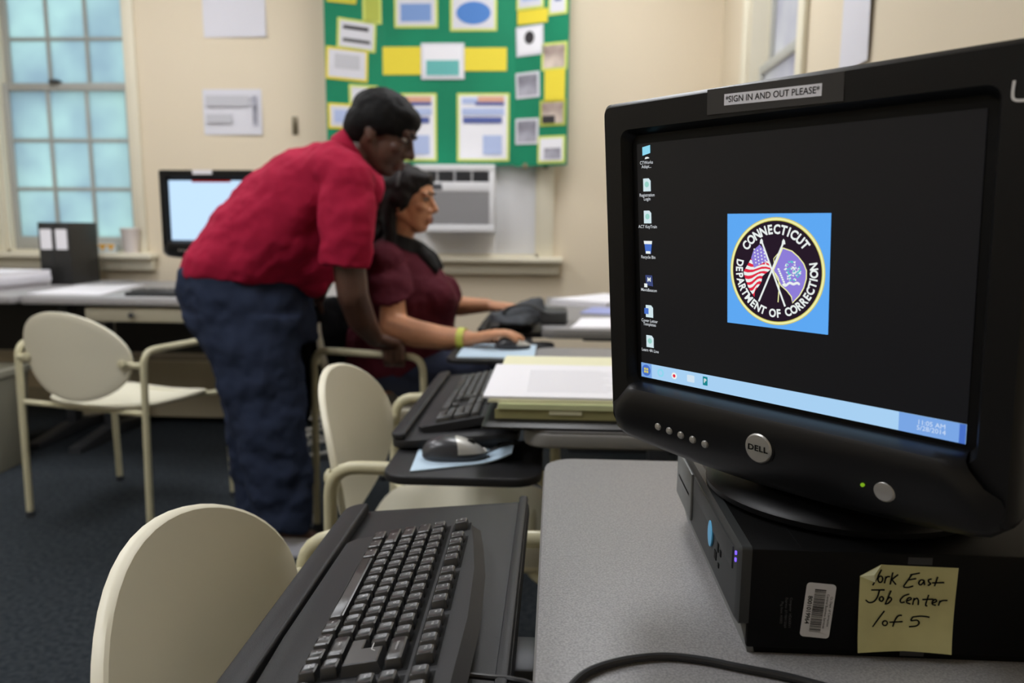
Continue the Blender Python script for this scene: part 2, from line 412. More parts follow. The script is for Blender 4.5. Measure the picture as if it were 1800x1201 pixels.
def wc(side, x0, y0, x1, y1, *a, **k):
    z1, z0 = 2.323-y0*.00306, 2.323-y1*.00306
    if side < 0:
        u0, u1 = -wl+(x0-575)/97*wl, -wl+(x1-575)/97*wl
    else: u0, u1 = (x0-905)/98*wr, (x1-905)/98*wr
    card(wingM(side), u0, u1, z0, z1, *a, **k)
wc(-1, 580, -22, 627, 22, M_yel, M_yelg); wc(-1, 637, -20, 668, 52, M_lime, M_yelg)
wc(-1, 595, 48, 658, 100, MATS['pale_lime_border'], M_whiteg, [(M_dark, .15, .8, .66, .78), (M_greyprint, .15, .85, .25, .36)], rot=3)
wc(-1, 576, 97, 644, 152, M_yel, M_whiteg, [(MATS['pale_grey_print'], .2, .8, .35, .8)], rot=2)
wc(-1, 612, 158, 660, 196, M_lime, M_whiteg); wc(-1, 577, 192, 628, 236, M_yel, M_whiteg, [(M_lav, .2, .8, .25, .75)])
wc(1, 908, -14, 958, 31, M_lime, M_whiteg, [(M_lav, .2, .85, .3, .9)]); wc(1, 910, 32, 965, 55, M_yel, None)
wc(1, 966, -10, 1000, 45, M_lime, M_whiteg, [(M_navy, .35, .7, .4, .9)])
wc(1, 908, 58, 958, 108, M_whiteg, M_white, [(M_dark, .32, .68, .38, .82, 1)], rot=-2)
wc(1, 955, 90, 1001, 136, M_lime, M_photo2); wc(1, 961, 135, 998, 190, M_yel, None)
wc(1, 908, 136, 952, 180, M_whiteg, M_photo, rot=-2); wc(1, 953, 186, 1000, 230, M_yelg, M_photo2, [(M_dark, .1, .6, .1, .4)])
wc(1, 908, 215, 951, 260, M_whiteg, M_photo); wc(1, 950, 247, 1000, 294, M_lime, M_white, [(M_photo, .25, .85, .15, .55)])

# ------------------------------------------------------------------ air conditioner
M_ac = mat('white_ac_plastic', (216, 216, 218), .5); M_acg = mat('grey_ac_grille', (176, 176, 178), .5); M_acd = mat('dark_ac_vent', (70, 72, 76), .5)
t = thing('air_conditioner', 'white window air conditioner below the green board', 'air conditioner', T(-.56, YB, 1.06))
AY = 4.20
obj('body', B(-.77, -.345, AY+.02, YB+.12, 1.055, 1.412, .01), M_ac, t)
bm = bmesh.new(); box(bm, -.77, -.335, AY, AY+.02, 1.375, 1.41, .004); box(bm, -.77, -.335, AY, AY+.02, 1.05, 1.09, .004); box(bm, -.77, -.74, AY, AY+.02, 1.09, 1.375, .004); box(bm, -.365, -.335, AY, AY+.02, 1.09, 1.375, .004); box(bm, -.74, -.365, AY, AY+.02, 1.265, 1.318, .004)
obj('front_frame', bm, M_ac, t)
obj('vent_recess', B(-.74, -.365, AY+.014, AY+.021, 1.318, 1.375), M_acd, t, smooth=False)
for k in range(5): obj('vent_louver', B(-.74, -.365, AY+.003, AY+.014, 1.322+.0115*k, 1.325+.0115*k, .001), M_acd, t, smooth=False)
for k in range(3): obj('vent_divider', B(-.74+.094*(k+1)-.004, -.74+.094*(k+1)+.004, AY+.002, AY+.014, 1.318, 1.375), M_acg, t, smooth=False)
obj('grille_back', B(-.74, -.365, AY+.014, AY+.021, 1.09, 1.265), M_acg, t, smooth=False)
for k in range(16): obj('grille_slat', B(-.74, -.365, AY+.004, AY+.014, 1.095+.0107*k, 1.100+.0107*k), M_acg, t, smooth=False)
obj('control_panel', B(-.72, -.62, AY-.002, AY+.004, 1.275, 1.308, .002), M_acd, t)

# ------------------------------------------------------------------ desks
def tleg(desk, x, y0, y1, h, axis='Y', M=None):
    pass
def make_desk(label, x0, x1, y0, y1, ztop, top_m, edge_m, legs, cat='desk', group=None, foot_axis='X', rad=.045, th=.032):
    d = thing('desk', label, cat, T((x0+x1)/2, (y0+y1)/2, 0), group)
    obj('tabletop', prism(rrect(x0+.002, x1-.002, y0+.002, y1-.002, rad), ztop-.004, ztop, .0015), top_m, d)
    obj('edge_band', prism(rrect(x0, x1, y0, y1, rad), ztop-th, ztop-.004, .006, 3), edge_m, d)
    for (lx, ly) in legs:
        if foot_axis == 'X':
            obj('leg', B(lx-.035, lx+.035, ly-.025, ly+.025, .05, ztop-th-.02, .006), M_metal, d)
            obj('foot', prism([(lx-.30, .0), (lx-.30, .025), (lx-.05, .06), (lx+.05, .06), (lx+.30, .025), (lx+.30, 0)], -.03, .03, .004), M_metal, d, T(0, ly, 0) @ RX(90))
            obj('bracket', B(lx-.28, lx+.28, ly-.03, ly+.03, ztop-th-.022, ztop-th, .003), M_metal, d)
        else:
            obj('leg', B(lx-.025, lx+.025, ly-.035, ly+.035, .05, ztop-th-.02, .006), M_metal, d)
            obj('foot', prism([(ly-.33, .0), (ly-.33, .03), (ly-.05, .065), (ly+.05, .065), (ly+.33, .03), (ly+.33, 0)], -.03, .03, .004), M_metal, d, T(lx, 0, 0) @ RZ(90) @ RX(90))
            obj('bracket', B(lx-.03, lx+.03, ly-.30, ly+.30, ztop-th-.022, ztop-th, .003), M_metal, d)
    return d
DX0, DX1, ZD = -.013, .745, .74
d1 = make_desk('grey laminate desk carrying the near monitor', DX0, DX1, -.14, 1.132, ZD, M_desk, M_edge, [(.38, .0), (.38, 1.0)], group='desks in the right-hand row')
d2 = make_desk('grey laminate desk under the stack of folders', -.052, .745, 1.283, 2.20, ZD, M_desk, M_edge, [(.38, 1.42), (.38, 2.06)], group='desks in the right-hand row')
d3 = make_desk('grey laminate desk in front of the seated person', -.045, .745, 2.585, 3.80, ZD, M_desk, M_edge, [(.38, 2.72), (.38, 3.66)], group='desks in the right-hand row')
ZL = .76
dL = make_desk('long pale grey table along the back wall under the far monitor', -2.36, -.95, 3.24, 4.26, ZL, M_tableL, M_tableL, [(-2.26, 3.72), (-1.05, 3.72)], 'table', 'tables along the back wall', 'Y', .03)
dL0 = make_desk('pale grey table at the left frame edge under the paper stack', -3.85, -2.385, 3.24, 4.26, ZL, M_tableL, M_tableL, [(-2.50, 3.78), (-3.7, 3.75)], 'table', 'tables along the back wall', 'Y', .03)
dr = obj('drawer', B(-2.08, -1.52, 3.27, 3.70, ZL-.108, ZL-.045, .006), mat('beige_drawer', (178, 172, 152), .5), dL)
obj('knob', lathe([(.004, 0), (.004, .012), (.012, .014), (.012, .022), (.004, .025)], 16), M_metal, dr, T(-1.86, 3.27, ZL-.076) @ RX(90))
obj('modesty_panel', B(-2.35, -1.0, 3.95, 3.965, .40, ZL-.05), mat('black_panel', (22, 22, 22), .6), dL, smooth=False)
obj('modesty_panel', B(-3.7, -2.39, 3.95, 3.965, .40, ZL-.05), MATS['black_panel'], dL0, smooth=False)
# heater cabinet under the tables
t = thing('baseboard_heater', 'beige metal heater cabinet under the back wall tables', 'heater', T(-2.1, 4.1, 0))
M_heat = mat('beige_heater', (186, 176, 150), .5)
obj('cabinet', B(-2.62, -.75, 3.985, 4.38, .035, .345, .01), M_heat, t)
for k in range(3): obj('foot', B(-2.55+.85*k, -2.5+.85*k, 4.02, 4.3, 0, .04), M_metal, t, smooth=False)
obj('top_grille', B(-2.58, -.79, 4.03, 4.33, .344, .352, .002), mat('dark_beige_grille', (120, 110, 90), .5), t)

# ------------------------------------------------------------------ chairs
def make_chair(M, label):
    c = thing('armchair', label, 'chair', M, 'cream armchairs with oval backs')
    hw, D, HA, r = .285, .42, .655, .0125
    for s in (-1, 1):
        o = obj('arm_frame', tube(smooth_path([(-.012, s*(hw-.005), .012), (0, s*hw, HA), (D-.015, s*hw, HA-.004), (D, s*(hw+.005), .012)], .055, 6), r, 12), M_frame, c, M)
        for x in (-.012, D): obj('glide', lathe([(.015, 0), (.015, .02), (.0125, .022)], 14), M_metal, o, M @ T(x, s*(hw-.005 if x < 0 else hw+.005), 0))
    # seat: dished squircle shell
    n, k = 48, 10
    def rim(q, dz):
        lp = []
        for i in range(n):
            a = 2*PI*i/n; ca, sa = math.cos(a), math.sin(a); e = .55
            x = math.copysign(abs(ca)**e, ca); y = math.copysign(abs(sa)**e, sa)
            x, y = x*q, y*q
            wy = .245-.012*(x < 0)*(-x)
            z = .452-.022*(1-min(1, x*x*.6+y*y))-.02*max(0, x-.55)/.45+.012*max(0, -x-.6)
            lp.append((.218+x*.214, y*wy, z+dz))
        return lp
    qs = [.02, .25, .5, .75, .92, 1.0]
    obj('seat', loft([rim(q, 0) for q in qs]+[rim(1.005, -.006), rim(.99, -.013)]+[rim(q, -.013) for q in (.75, .4, .02)]), M_cream, c, M)
    for x, e in ((.035, -.004), (.36, D-.003)):
        obj('seat_rail', tube(smooth_path([(e, -hw, .437), (x, -.21, .425), (x, .21, .425), (e, hw, .437)], .06), .010, 10), M_frame, c, M)
    for (x, y) in ((.10, .16), (.10, -.16), (.34, .16), (.34, -.16)): obj('bolt', lathe([(.007, 0), (.006, .002), (.001, .003)], 12), M_metal, c, M @ T(x, y, .4395))
    # oval concave back
    A, Bv, zc = .240, .161, .626
    def bl(q, side):
        lp = []
        for i in range(56):
            a = 2*PI*i/56; y, z = A*q*math.cos(a), Bv*q*math.sin(a)
            x = -.052+.92*y*y-.16*z
            lp.append((x+side, y, zc+z))
        return lp
    obj('backrest', loft([bl(q, .005) for q in (.03, .3, .6, .85, .975)]+[bl(.994, .002), bl(1.0, -.003), bl(.994, -.008)]+[bl(q, -.010) for q in (.965, .85, .6, .3, .03)]), M_cream, c, M)
    for s in (-1, 1):
        obj('back_bracket', tube([(.0, s*hw, .605), (-.006, s*.25, .605), (-.010, s*.222, .61)], .011, 10), M_frame, c, M)
        obj('bracket_cap', lathe([(.016, 0), (.016, .006), (.010, .010)], 16), M_frame, c, M @ T(-.0215, s*.214, .61) @ RY(-90))
    return c
def chairM(x, y, deg): return T(x, y, 0) @ RZ(deg)
ch1 = make_chair(chairM(-.327, .722, 4), 'nearest cream armchair tucked under the near keyboard tray')
def chair_copy(M, label):
    c = copy_tree(ch1, M); c['label'] = label; return c
ch2 = chair_copy(chairM(-.402, 1.605, 0), 'cream armchair tucked behind the mouse tray, second along the desk row')
ch3 = chair_copy(chairM(-.775, 2.87, -12), 'cream armchair the person in maroon sits on')
JK = chairM(-.775, 2.87, -12)
chL = chair_copy(chairM(-1.67, 2.572, 75), 'cream armchair standing free on the carpet at the left')

# ------------------------------------------------------------------ keyboard trays
def make_tray(label, M, x0, x1, y0, y1, mouse=None):
    t = thing('keyboard_tray', label, 'keyboard tray', M, 'keyboard trays on the desk row')
    obj('board', prism(rrect(x0, x1, y0, y1, [.012, .012, .035, .035]), -.016, 0, .003), M_tray, t, M)
    obj('palm_rest', prism(rrect(x0+.001, x0+.030, y0+.004, y1-.004, [.004, .004, .024, .024]), 0, .013, .004, 3), M_tray, t, M)
    obj('rear_lip', B(x1-.012, x1-.001, y0+.01, y1-.002, -.001, .009, .003), M_tray, t, M)
    return t
TRM = T(-.152, .66, .731+.0948*-.152) @ RY(-5.4)
tr1 = make_tray('charcoal keyboard tray in the foreground at the near desk', TRM, -.122, .122, -.32, .317)
obj('arm', B(.0, .30, -.03, .03, -.05, -.018, .004), M_metal, tr1, TRM @ RY(5.4))
TRM2 = T(-.185, 1.665, .6985) @ RY(-5.4)
tr2 = make_tray('charcoal keyboard tray at the folder desk, with a lower mouse shelf', TRM2, -.122, .122, -.288, .35)
obj('arm', B(.0, .33, -.03, .03, -.05, -.018, .004), M_metal, tr2, TRM2 @ RY(5.4))
obj('mouse_shelf', prism(rrect(-.292, -.018, 1.232, 1.47, [.05, .02, .02, .045]), .654, .670, .004, 3), M_tray, tr2)
obj('shelf_post', B(-.16, -.10, 1.40, 1.46, .668, .685, .004), M_metal, tr2)
TRM3 = T(-.16, 3.0, .705)
tr3 = make_tray('dark keyboard tray in front of the person in maroon', TRM3, -.122, .122, -.27, .33)
obj('arm', B(.0, .30, -.03, .03, -.05, -.018, .004), M_metal, tr3, TRM3)
obj('mouse_shelf', prism(rrect(-.33, .0, 2.27, 2.66, .04), .672, .688, .004, 3), M_tray, tr3)
obj('shelf_post', B(-.14, -.08, 2.66, 2.78, .674, .69, .004), M_metal, tr3)

# ------------------------------------------------------------------ keyboards
U = .01905
def key_mesh(name, wu, hu=1.0, H=.0095):
    a, b = wu*U/2-.0016, hu*U/2-.0015
    ta, tb = a-.0012, b-.0011
    n = 3
    bm = loft([[(p[0], p[1], -H) for p in rrect(-a, a, -b, b, .0012, n)], [(p[0], p[1], -.0012) for p in rrect(-ta-.0003, ta+.0003, -tb+.0002, tb+.0012, .002, n)], [(p[0], p[1]+.0005, -.0002) for p in rrect(-ta+.0008, ta-.0008, -tb+.0008, tb-.0006, .002, n)], [(p[0], p[1]+.0005, -.0011) for p in rrect(-ta*.35, ta*.35, -tb*.9, tb*.9, .0015, n)]])
    me = bpy.data.meshes.new(name); bm.to_mesh(me); bm.free(); me.materials.append(M_key)
    me.polygons.foreach_set('use_smooth', [True]*len(me.polygons))
    try: me.set_sharp_from_angle(angle=R(50))
    except Exception: pass
    return me
KM = {}
def km(wu, hu=1.0):
    if (wu, hu) not in KM: KM[(wu, hu)] = key_mesh('key', wu, hu)
    return KM[(wu, hu)]
RP = .915            # row pitch in key units
def layout():
    F = 1.30
    k = [(.5, F, 1, 1, 'Esc')]
    k += [(2.5+i, F, 1, 1, 'F%d' % (i+1)) for i in range(4)] + [(7+i, F, 1, 1, 'F%d' % (i+5)) for i in range(4)] + [(11.5+i, F, 1, 1, 'F%d' % (i+9)) for i in range(4)]
    k += [(16+i, F, 1, 1, s) for i, s in enumerate(('Prt', 'Scr', 'Brk'))]
    k += [(.5+i, 0, 1, 1, s) for i, s in enumerate('`1234567890-=')] + [(14, 0, 2, 1, 'Backspace')]
    k += [(.75, -1, 1.5, 1, 'Tab')] + [(2+i, -1, 1, 1, s) for i, s in enumerate('QWERTYUIOP[]')]
    k += [(.875, -2, 1.75, 1, 'Caps')] + [(2.25+i, -2, 1, 1, s) for i, s in enumerate("ASDFGHJKL;'")]
    k += [(1.125, -3, 2.25, 1, 'Shift')] + [(2.75+i, -3, 1, 1, s) for i, s in enumerate('ZXCVBNM,./')] + [(13.13, -3, 1.75, 1, 'Shift'), (14.5, -3, 1, 1, '\\')]
    k += [(.65, -4, 1.3, 1, 'Ctrl'), (1.9, -4, 1.2, 1, '#'), (3.15, -4, 1.3, 1, 'Alt'), (7.15, -4, 6.7, 1, ''), (11.15, -4, 1.3, 1, 'Alt'), (12.4, -4, 1.2, 1, '#'), (13.55, -4, 1.1, 1, '='), (14.6, -4, 1.0, 1, 'Ctrl')]
    k += [(16+i, 0, 1, 1, s) for i, s in enumerate(('Ins', 'Hm', 'PU'))] + [(16+i, -1, 1, 1, s) for i, s in enumerate(('Del', 'End', 'PD'))]
    k += [(17, -3, 1, 1, '^'), (16, -4, 1, 1, '<'), (17, -4, 1, 1, 'v'), (18, -4, 1, 1, '>')]
    k += [(19.5+i, 0, 1, 1, s) for i, s in enumerate(('Num', '/', '*', '-'))] + [(19.5+i, -1, 1, 1, s) for i, s in enumerate('789')] + [(22.5, -1.5, 1, 2, '+')]
    k += [(19.5+i, -2, 1, 1, s) for i, s in enumerate('456')] + [(19.5+i, -3, 1, 1, s) for i, s in enumerate('123')] + [(22.5, -3.5, 1, 2, '')] + [(20, -4, 2, 1, '0'), (21.5, -4, 1, 1, '.')]
    return k
def enter_mesh():
    x0, x1, x2, yt, ym, yb = 12.78*U, 13.55*U, 14.97*U, -.54*RP*U, -1.5*RP*U, -2.46*RP*U
    def lp(s, z):
        s2 = s
        return [(x0+s, yb+s, z), (x2-s, yb+s, z), (x2-s, yt-s, z), (x1+s, yt-s, z), (x1+s, ym-s, z), (x0+s, ym-s, z)]
    return loft([lp(0, -.0095), lp(.0026, -.0008), lp(.0036, 0)])
def make_keyboard(label, M, legends=True):
    kb = thing('keyboard', label, 'keyboard', M, 'black computer keyboards')
    L = 23.0*U
    back = [(L+.008, .030), (L-.01, .038), (L*.75, .050), (L*.5, .054), (L*.28, .051), (.05, .043), (.004, .036), (-.006, .028)]
    fr = [(-.010, .0), (-.010, -.105), (-.004, -.114), (.2, -.119), (L-.004, -.114), (L+.010, -.105), (L+.010, .0)]
    outl = fr+back
    bm = loft([[(p[0]*1.0, p[1]-(.004 if p[1] > .02 else 0), -.026) for p in outl], [(p[0], p[1]+(.008 if p[1] > .02 else 0), -.0185) for p in outl], [(p[0], p[1], -.0108) for p in outl], [(p[0]*.995+.001, p[1]*.97, -.0092) for p in outl]])
    obj('shell', bm, M_kbody, kb, M)
    wells = [(-.05, 15.05, -4.55*RP, .6), (15.45, 18.55, -1.55*RP, .6), (16.45, 17.55, -3.5*RP, -2.5*RP), (15.45, 18.55, -4.5*RP, -3.5*RP), (18.95, 23.05, -4.55*RP, .6),
             (-.05, 1.05, .75, 1.85), (1.95, 6.05, .75, 1.85), (6.45, 10.55, .75, 1.85), (10.95, 15.05, .75, 1.85), (15.45, 18.55, .75, 1.85)]
    for a, b, c, d in wells: obj('key_well', B(a*U, b*U, c*U, d*U, -.0096, -.0090), M_kwell, kb, M, smooth=False)
    for a, b, wu, hu, s in layout():
        Mk = M @ T(a*U, (b*RP if b <= 0 else b)*U, .0004*random.uniform(-1, 1))
        o = link('key', km(wu, hu*(RP if b <= 0 else .94)), kb, Mk, smooth=False)
        if legends and s and a < 17:
            sz = .0038 if len(s) == 1 else .0030
            obj('legend', text_bm(s, sz, bold=.01), M_legend, o, Mk @ T(-wu*U*.5+.0078 if wu < 1.6 else -.002, .0012, .00012), smooth=False)
    o = obj('key', enter_mesh(), M_key, kb, M, smooth=False)
    ar = bmesh.new(); ribbon(ar, [(13.9*U, -1.15*RP*U), (13.2*U+.004, -1.15*RP*U-.0)], .0009, .0001); ribbon(ar, [(14.05*U+.0, -.95*RP*U), (13.9*U, -1.15*RP*U)], .0007, .0001)
    obj('legend', ar, M_legend, o, M, smooth=False)
    for s in (.05, L-.05): obj('flip_foot', B(s-.012, s+.012, .028, .038, -.041, -.024, .002), M_kbody, kb, M)
    return kb
def kb_frame(o, yaw, tilt):
    a, t_ = R(yaw), R(tilt)
    e1 = Vector((math.sin(a), -math.cos(a), 0)); e2 = Vector((math.cos(a)*math.cos(t_), math.sin(a)*math.cos(t_), math.sin(t_)))
    return frame(Vector(o), e1, e2, e1.cross(e2))
kb1 = make_keyboard('black keyboard in sharp focus on the near tray', kb_frame((-.1273, .8313, .7556), .9, 11.2))
kb2 = make_keyboard('black keyboard on the middle tray above the silver mouse', kb_frame((-.152, 1.872, .7345), 0, 11.2), False)
kb3 = make_keyboard('black keyboard on the far tray by the person in maroon', kb_frame((-.13, 3.24, .738), 0, 6), False)
MKL = T(-1.93, 3.46, ZL+.026)
kbL = make_keyboard('black keyboard lying on the long back table', MKL, False)
# keyboard cord, tail of the near keyboard
obj('cord', tube(catmull([(-.10, .50, .752), (-.082, .552, .744), (-.065, .560, .7365), (-.047, .561, .7345), (-.027, .556, .7365), (-.006, .53, .7445), (.05, .45, .7445), (.15, .40, .7445)]), .0024, 8), M_cord, kb1)

# ------------------------------------------------------------------ mice and pads
M_pad = mat('pale_blue_mouse_pad', (186, 208, 226), .7)
def make_pad(label, pts, z, curl=0.0):
    n = len(pts)
    o = obj('mouse_pad', prism(pts, 0, .003, .001), M_pad, None, T(0, 0, z))
    return tag(o, label, 'mouse pad')
bm = bmesh.new(); NX, NY = 14, 10; vs = {}
for side in (0, 1):
    for i in range(NX+1):
        for j in range(NY+1):
            u, v = i/NX, j/NY
            x = -.243+.170*u-.010*v*(1-u); y = 1.252+(.165-.03*(1-u)*0)*v+.075*u*(1-v)*1.0
            zz = .6707+.014*max(0, (u-.62)/.38)**2*(1-.3*v)
            vs[side, i, j] = bm.verts.new((x, y, zz+.0025*side))
for i in range(NX):
    for j in range(NY):
        bm.faces.new((vs[1, i, j], vs[1, i+1, j], vs[1, i+1, j+1], vs[1, i, j+1])); bm.faces.new((vs[0, i, j], vs[0, i, j+1], vs[0, i+1, j+1], vs[0, i+1, j]))
for i in range(NX):
    for j in (0, NY): bm.faces.new((vs[0, i, j], vs[0, i+1, j], vs[1, i+1, j], vs[1, i, j]))
for j in range(NY):
    for i in (0, NX): bm.faces.new((vs[0, i, j], vs[0, i, j+1], vs[1, i, j+1], vs[1, i, j]))
bmesh.ops.recalc_face_normals(bm, faces=bm.faces[:])
tag(obj('mouse_pad', bm, M_pad), 'pale blue mouse pad with a curled end under the silver mouse', 'mouse pad')
make_pad('pale mouse pad under the hand with the yellow wristband', rrect(-.30, -.06, 2.30, 2.56, .01), .688)
M_mbody = mat('dark_grey_mouse', (58, 58, 62), .32, spec=.55); M_mtop = mat('silver_mouse_buttons', (196, 194, 188), .35, metal=.25)
def make_mouse(label, M):
    t = thing('computer_mouse', label, 'mouse', M)
    n = 28
    def lp(q, z, x0=-.058, x1=.058):
        out = []
        for i in range(n):
            a = 2*PI*i/n; x = math.cos(a); y = math.sin(a)
            wd = .031*(1-.12*x)
            out.append((.058*math.copysign(abs(x)**.85, x)*q, wd*math.copysign(abs(y)**.85, y)*q, z))
        return out
    def hz(lp_): return [(x, y, z*(.92-.22*(x/.058)-.30*(x/.058)**2 if z > .012 else 1)) for x, y, z in lp_]
    obj('body', loft([lp(.93, 0), lp(1.0, .004), lp(1.0, .011), hz(lp(.97, .022)), hz(lp(.86, .031)), hz(lp(.64, .037)), hz(lp(.35, .040)), hz(lp(.05, .041))]), M_mbody, t, M)
    # silver button shell over the front half
    rows = []
    for q, z in ((1.0, .012), (.97, .022), (.86, .031), (.64, .037), (.35, .040), (.05, .041)):
        row = []
        for j in range(19):
            a_ = R(-84+168*j/18); x, y = math.cos(a_), math.sin(a_); wd = .031*(1-.12*x)
            p = (.058*abs(x)**.85*q*1.015, wd*math.copysign(abs(y)**.85, y)*q*1.02, z)
            p = hz([p])[0] if z > .0121 else p
            row.append((p[0]+.0008, p[1], p[2]+.0012))
        rows.append(row)
    obj('button_shell', loft(rows, False, False, False), M_mtop, t, M)
    obj('scroll_wheel', lathe([(.003, -.004), (.008, -.003), (.008, .003), (.003, .004)], 18), M_black, t, M @ T(.030, 0, .0265) @ RX(90))
    return t
mo2 = make_mouse('dark grey mouse with silver buttons on the pale blue pad', T(-.178, 1.335, .6735) @ RZ(3))
mo3 = make_mouse('mouse held by the person in maroon', T(-.135, 2.47, .6915) @ RZ(8))
obj('cord', tube(catmull([(-.12, 1.337, .682), (-.10, 1.345, .690), (-.085, 1.36, .6935), (-.06, 1.40, .685), (-.03, 1.44, .69)]), .002, 8), M_cord, mo2)

# ------------------------------------------------------------------ computer case, sticky note, label
CX0, CX1, CY0, CY1, CZ0, CZ1 = .158, .505, .600, .905, ZD, .832
def make_case(label, M, stickers):
    """local: x 0..0.347 from front to back, y 0..0.305, z 0..0.092"""
    c = thing('desktop_computer', label, 'computer', M, 'black desktop computer cases')
    obj('chassis', B(.004, .347, .0, .305, .006, .092, .002), M_case, c, M)
    obj('base_rail', B(.008, .34, .004, .301, 0, .007), M_case, c, M, smooth=False)
    fp = obj('front_bezel', loft([[(-.006+.010*(1-k), y, z) for y, z in ((.001, .026+.0*k), (.304, .026), (.304, .090), (.001, .090))] if False else [(x, y, z) for y, z in rrect(.0, .305, .026, .093, .003, 3)] for k, x in ((0, .005), (1, -.003))] + [[(-.006, y, z) for y, z in rrect(.004, .301, .030, .089, .003, 3)]]), M_face, c, M)
    obj('front_foot', prism([(-.001, .026), (.006, .026), (.012, .0), (.006, .0)], -.303, -.003, .001), M_facel, c, M @ RX(90))
    obj('drive_panel', B(-.0085, -.005, .205, .297, .034, .086, .0012), M_facel, fp, M)
    obj('media_door', B(-.0075, -.005, .016, .196, .067, .087, .001), M_face, fp, M)
    obj('vent_bar', B(-.0085, -.0055, .215, .285, .058, .061), M_case, fp, M, smooth=False)
    lg = obj('logo_badge', prism(ell(0, 0, .0095, .0125, 30), 0, .002, .0005), mat('bright_blue_badge', (96, 180, 228), .35), fp, M @ T(-.0062, .103, .062) @ RZ(-90) @ RX(90))
    for y, z, a, b in ((.073, .063, .0025, .006), (.062, .060, .002, .0028), (.082, .050, .004, .004), (.068, .046, .002, .002), (.035, .077, .005, .0025)):
        obj('port', B(-.0068, -.0055, y-a, y+a, z-b, z+b), M_kwell, fp, M, smooth=False)
    for z in (.0795, .0855): obj('status_light', B(-.0072, -.0055, .0055, .0075, z-.0014, z+.0014), MATS.get('violet_led') or mat('violet_led', (60, 50, 120), .4, emit=(110, 80, 255), estr=1.3), fp, M, smooth=False)
    # grooves on the lid
    gr = bmesh.new(); ribbon(gr, [(.23, .012), (.335, .012), (.335, .030)], .0012, .0921, .0002); ribbon(gr, [(.26, .022), (.32, .022)], .001, .0921, .0002); ribbon(gr, [(.045, .004), (.045, .30)], .001, .0921, .0002)
    obj('lid_groove', gr, M_kwell, c, M, smooth=False)
    if stickers:
        Ml = M @ T(.060, -.0004, .041) @ RX(90) @ RZ(-4)
        lb = obj('barcode_label', prism(rrect(-.0118, .0118, -.0235, .0235, .003), 0, .0003), mat('grey_white_label', (212, 212, 216), .45), c, Ml, smooth=False)
        lb['label'] = 'white barcode inventory label'
        bm = bmesh.new(); y = -.0185; rnd = random.Random(3)
        while y < .018:
            wd = rnd.choice((.00025, .0003, .0006, .0008)); box(bm, -.0048, .0042, y, y+wd, .0003, .0004); y += wd+rnd.choice((.00025, .0004, .0006))
        obj('barcode', bm, M_ink, lb, Ml, smooth=False)
        bm = bmesh.new()
        merge(bm, text_bm('8001019964', .0049, bold=.025), T(-.0078, 0, .0004) @ RZ(-90)); merge(bm, text_bm('Central Business Services', .0026, bold=.012, xs=1.12), T(.0061, 0, .0004) @ RZ(-90)); merge(bm, text_bm('Ct. Dept. of Correction', .0027, bold=.012, xs=1.0), T(.0092, 0, .0004) @ RZ(-90))
        obj('lettering', bm, M_ink, lb, Ml, smooth=False)
        bm = bmesh.new()
        for x, s in ((.038, 'Computer  HD6XRV1'), (.0345, 'Express: 37198415069'), (.031, 'Pkg Item: A0002')): merge(bm, text_bm(s, .0029), T(x, 0, 0) @ RZ(-90))
        obj('service_print', bm, M_greyprint, c, M @ T(0, -.0003, .038) @ RX(90), smooth=False)
        obj('tape_mark', B(.128, .147, -.0003, 0, .004, .014), M_tape, c, M, smooth=False); obj('tape_mark', B(.128, .147, -.0003, 0, .083, .089), M_tape, c, M, smooth=False)
    return c
CM = T(CX0, CY0, CZ0)
case1 = make_case('black desktop computer case under the near monitor, with yellow note', CM, True)
# sticky note: local X = world X, Y = up, Z toward the room
NM = T(.288, CY0-.0006, .783) @ RX(90)
note = thing('sticky_note', 'pale yellow sticky note with handwriting on the computer case', 'sticky note', NM)
def note_xy(cx, cy): return ((cx-785)*.000091-.039, .040-(cy-105)*.0001034)
bm = bmesh.new(); N = 12
TL, TR_, BR, BL = (-.039, .0395), (.0375, .0385), (.0365, -.034), (-.0375, -.0355)
G = {}
for i in range(N+1):
    for j in range(N+1):
        u, v = i/N, j/N
        x = (TL[0]*(1-u)+TR_[0]*u)*(1-v)+(BL[0]*(1-u)+BR[0]*u)*v; y = (TL[1]*(1-u)+TR_[1]*u)*(1-v)+(BL[1]*(1-u)+BR[1]*u)*v
        y += .0012*math.sin(PI*u)*(v**3)
        G[i, j] = [x, y, .0002+.004*(v**3)*(.4+.6*abs(2*u-1))]
def cutx(u, v): return u/.21+v/.14 < 1      # folded corner
for i in range(N):
    for j in range(N):
        q = [(i, j), (i, j+1), (i+1, j+1), (i+1, j)]
        if all(cutx(a/N, b/N) for a, b in q): continue
        pts = []
        for a, b in q:
            p = list(G[a, b]); s = (a/N)/.21+(b/N)/.14
            if s < 1:   # slide onto the fold line
                k = 1/s if s > .3 else 1
                p2 = (a/N*k, b/N*k); x = TL[0]+(TR_[0]-TL[0])*p2[0]; y = TL[1]+(BL[1]-TL[1])*p2[1]; p = [x, y, p[2]]
            pts.append(bm.verts.new(p))
        try: bm.faces.new(pts)
        except ValueError: pass
bmesh.ops.remove_doubles(bm, verts=bm.verts[:], dist=.0002)
bmesh.ops.recalc_face_normals(bm, faces=bm.faces[:])
for f in bm.faces:
    if f.normal.z < 0: f.normal_flip()
r_ = bmesh.ops.solidify(bm, geom=bm.faces[:], thickness=.0001)
obj('sheet', bm, M_note, note, NM)
f1 = (TL[0]+(TR_[0]-TL[0])*.21, TL[1]); f0 = (TL[0], TL[1]+(BL[1]-TL[1])*.14)
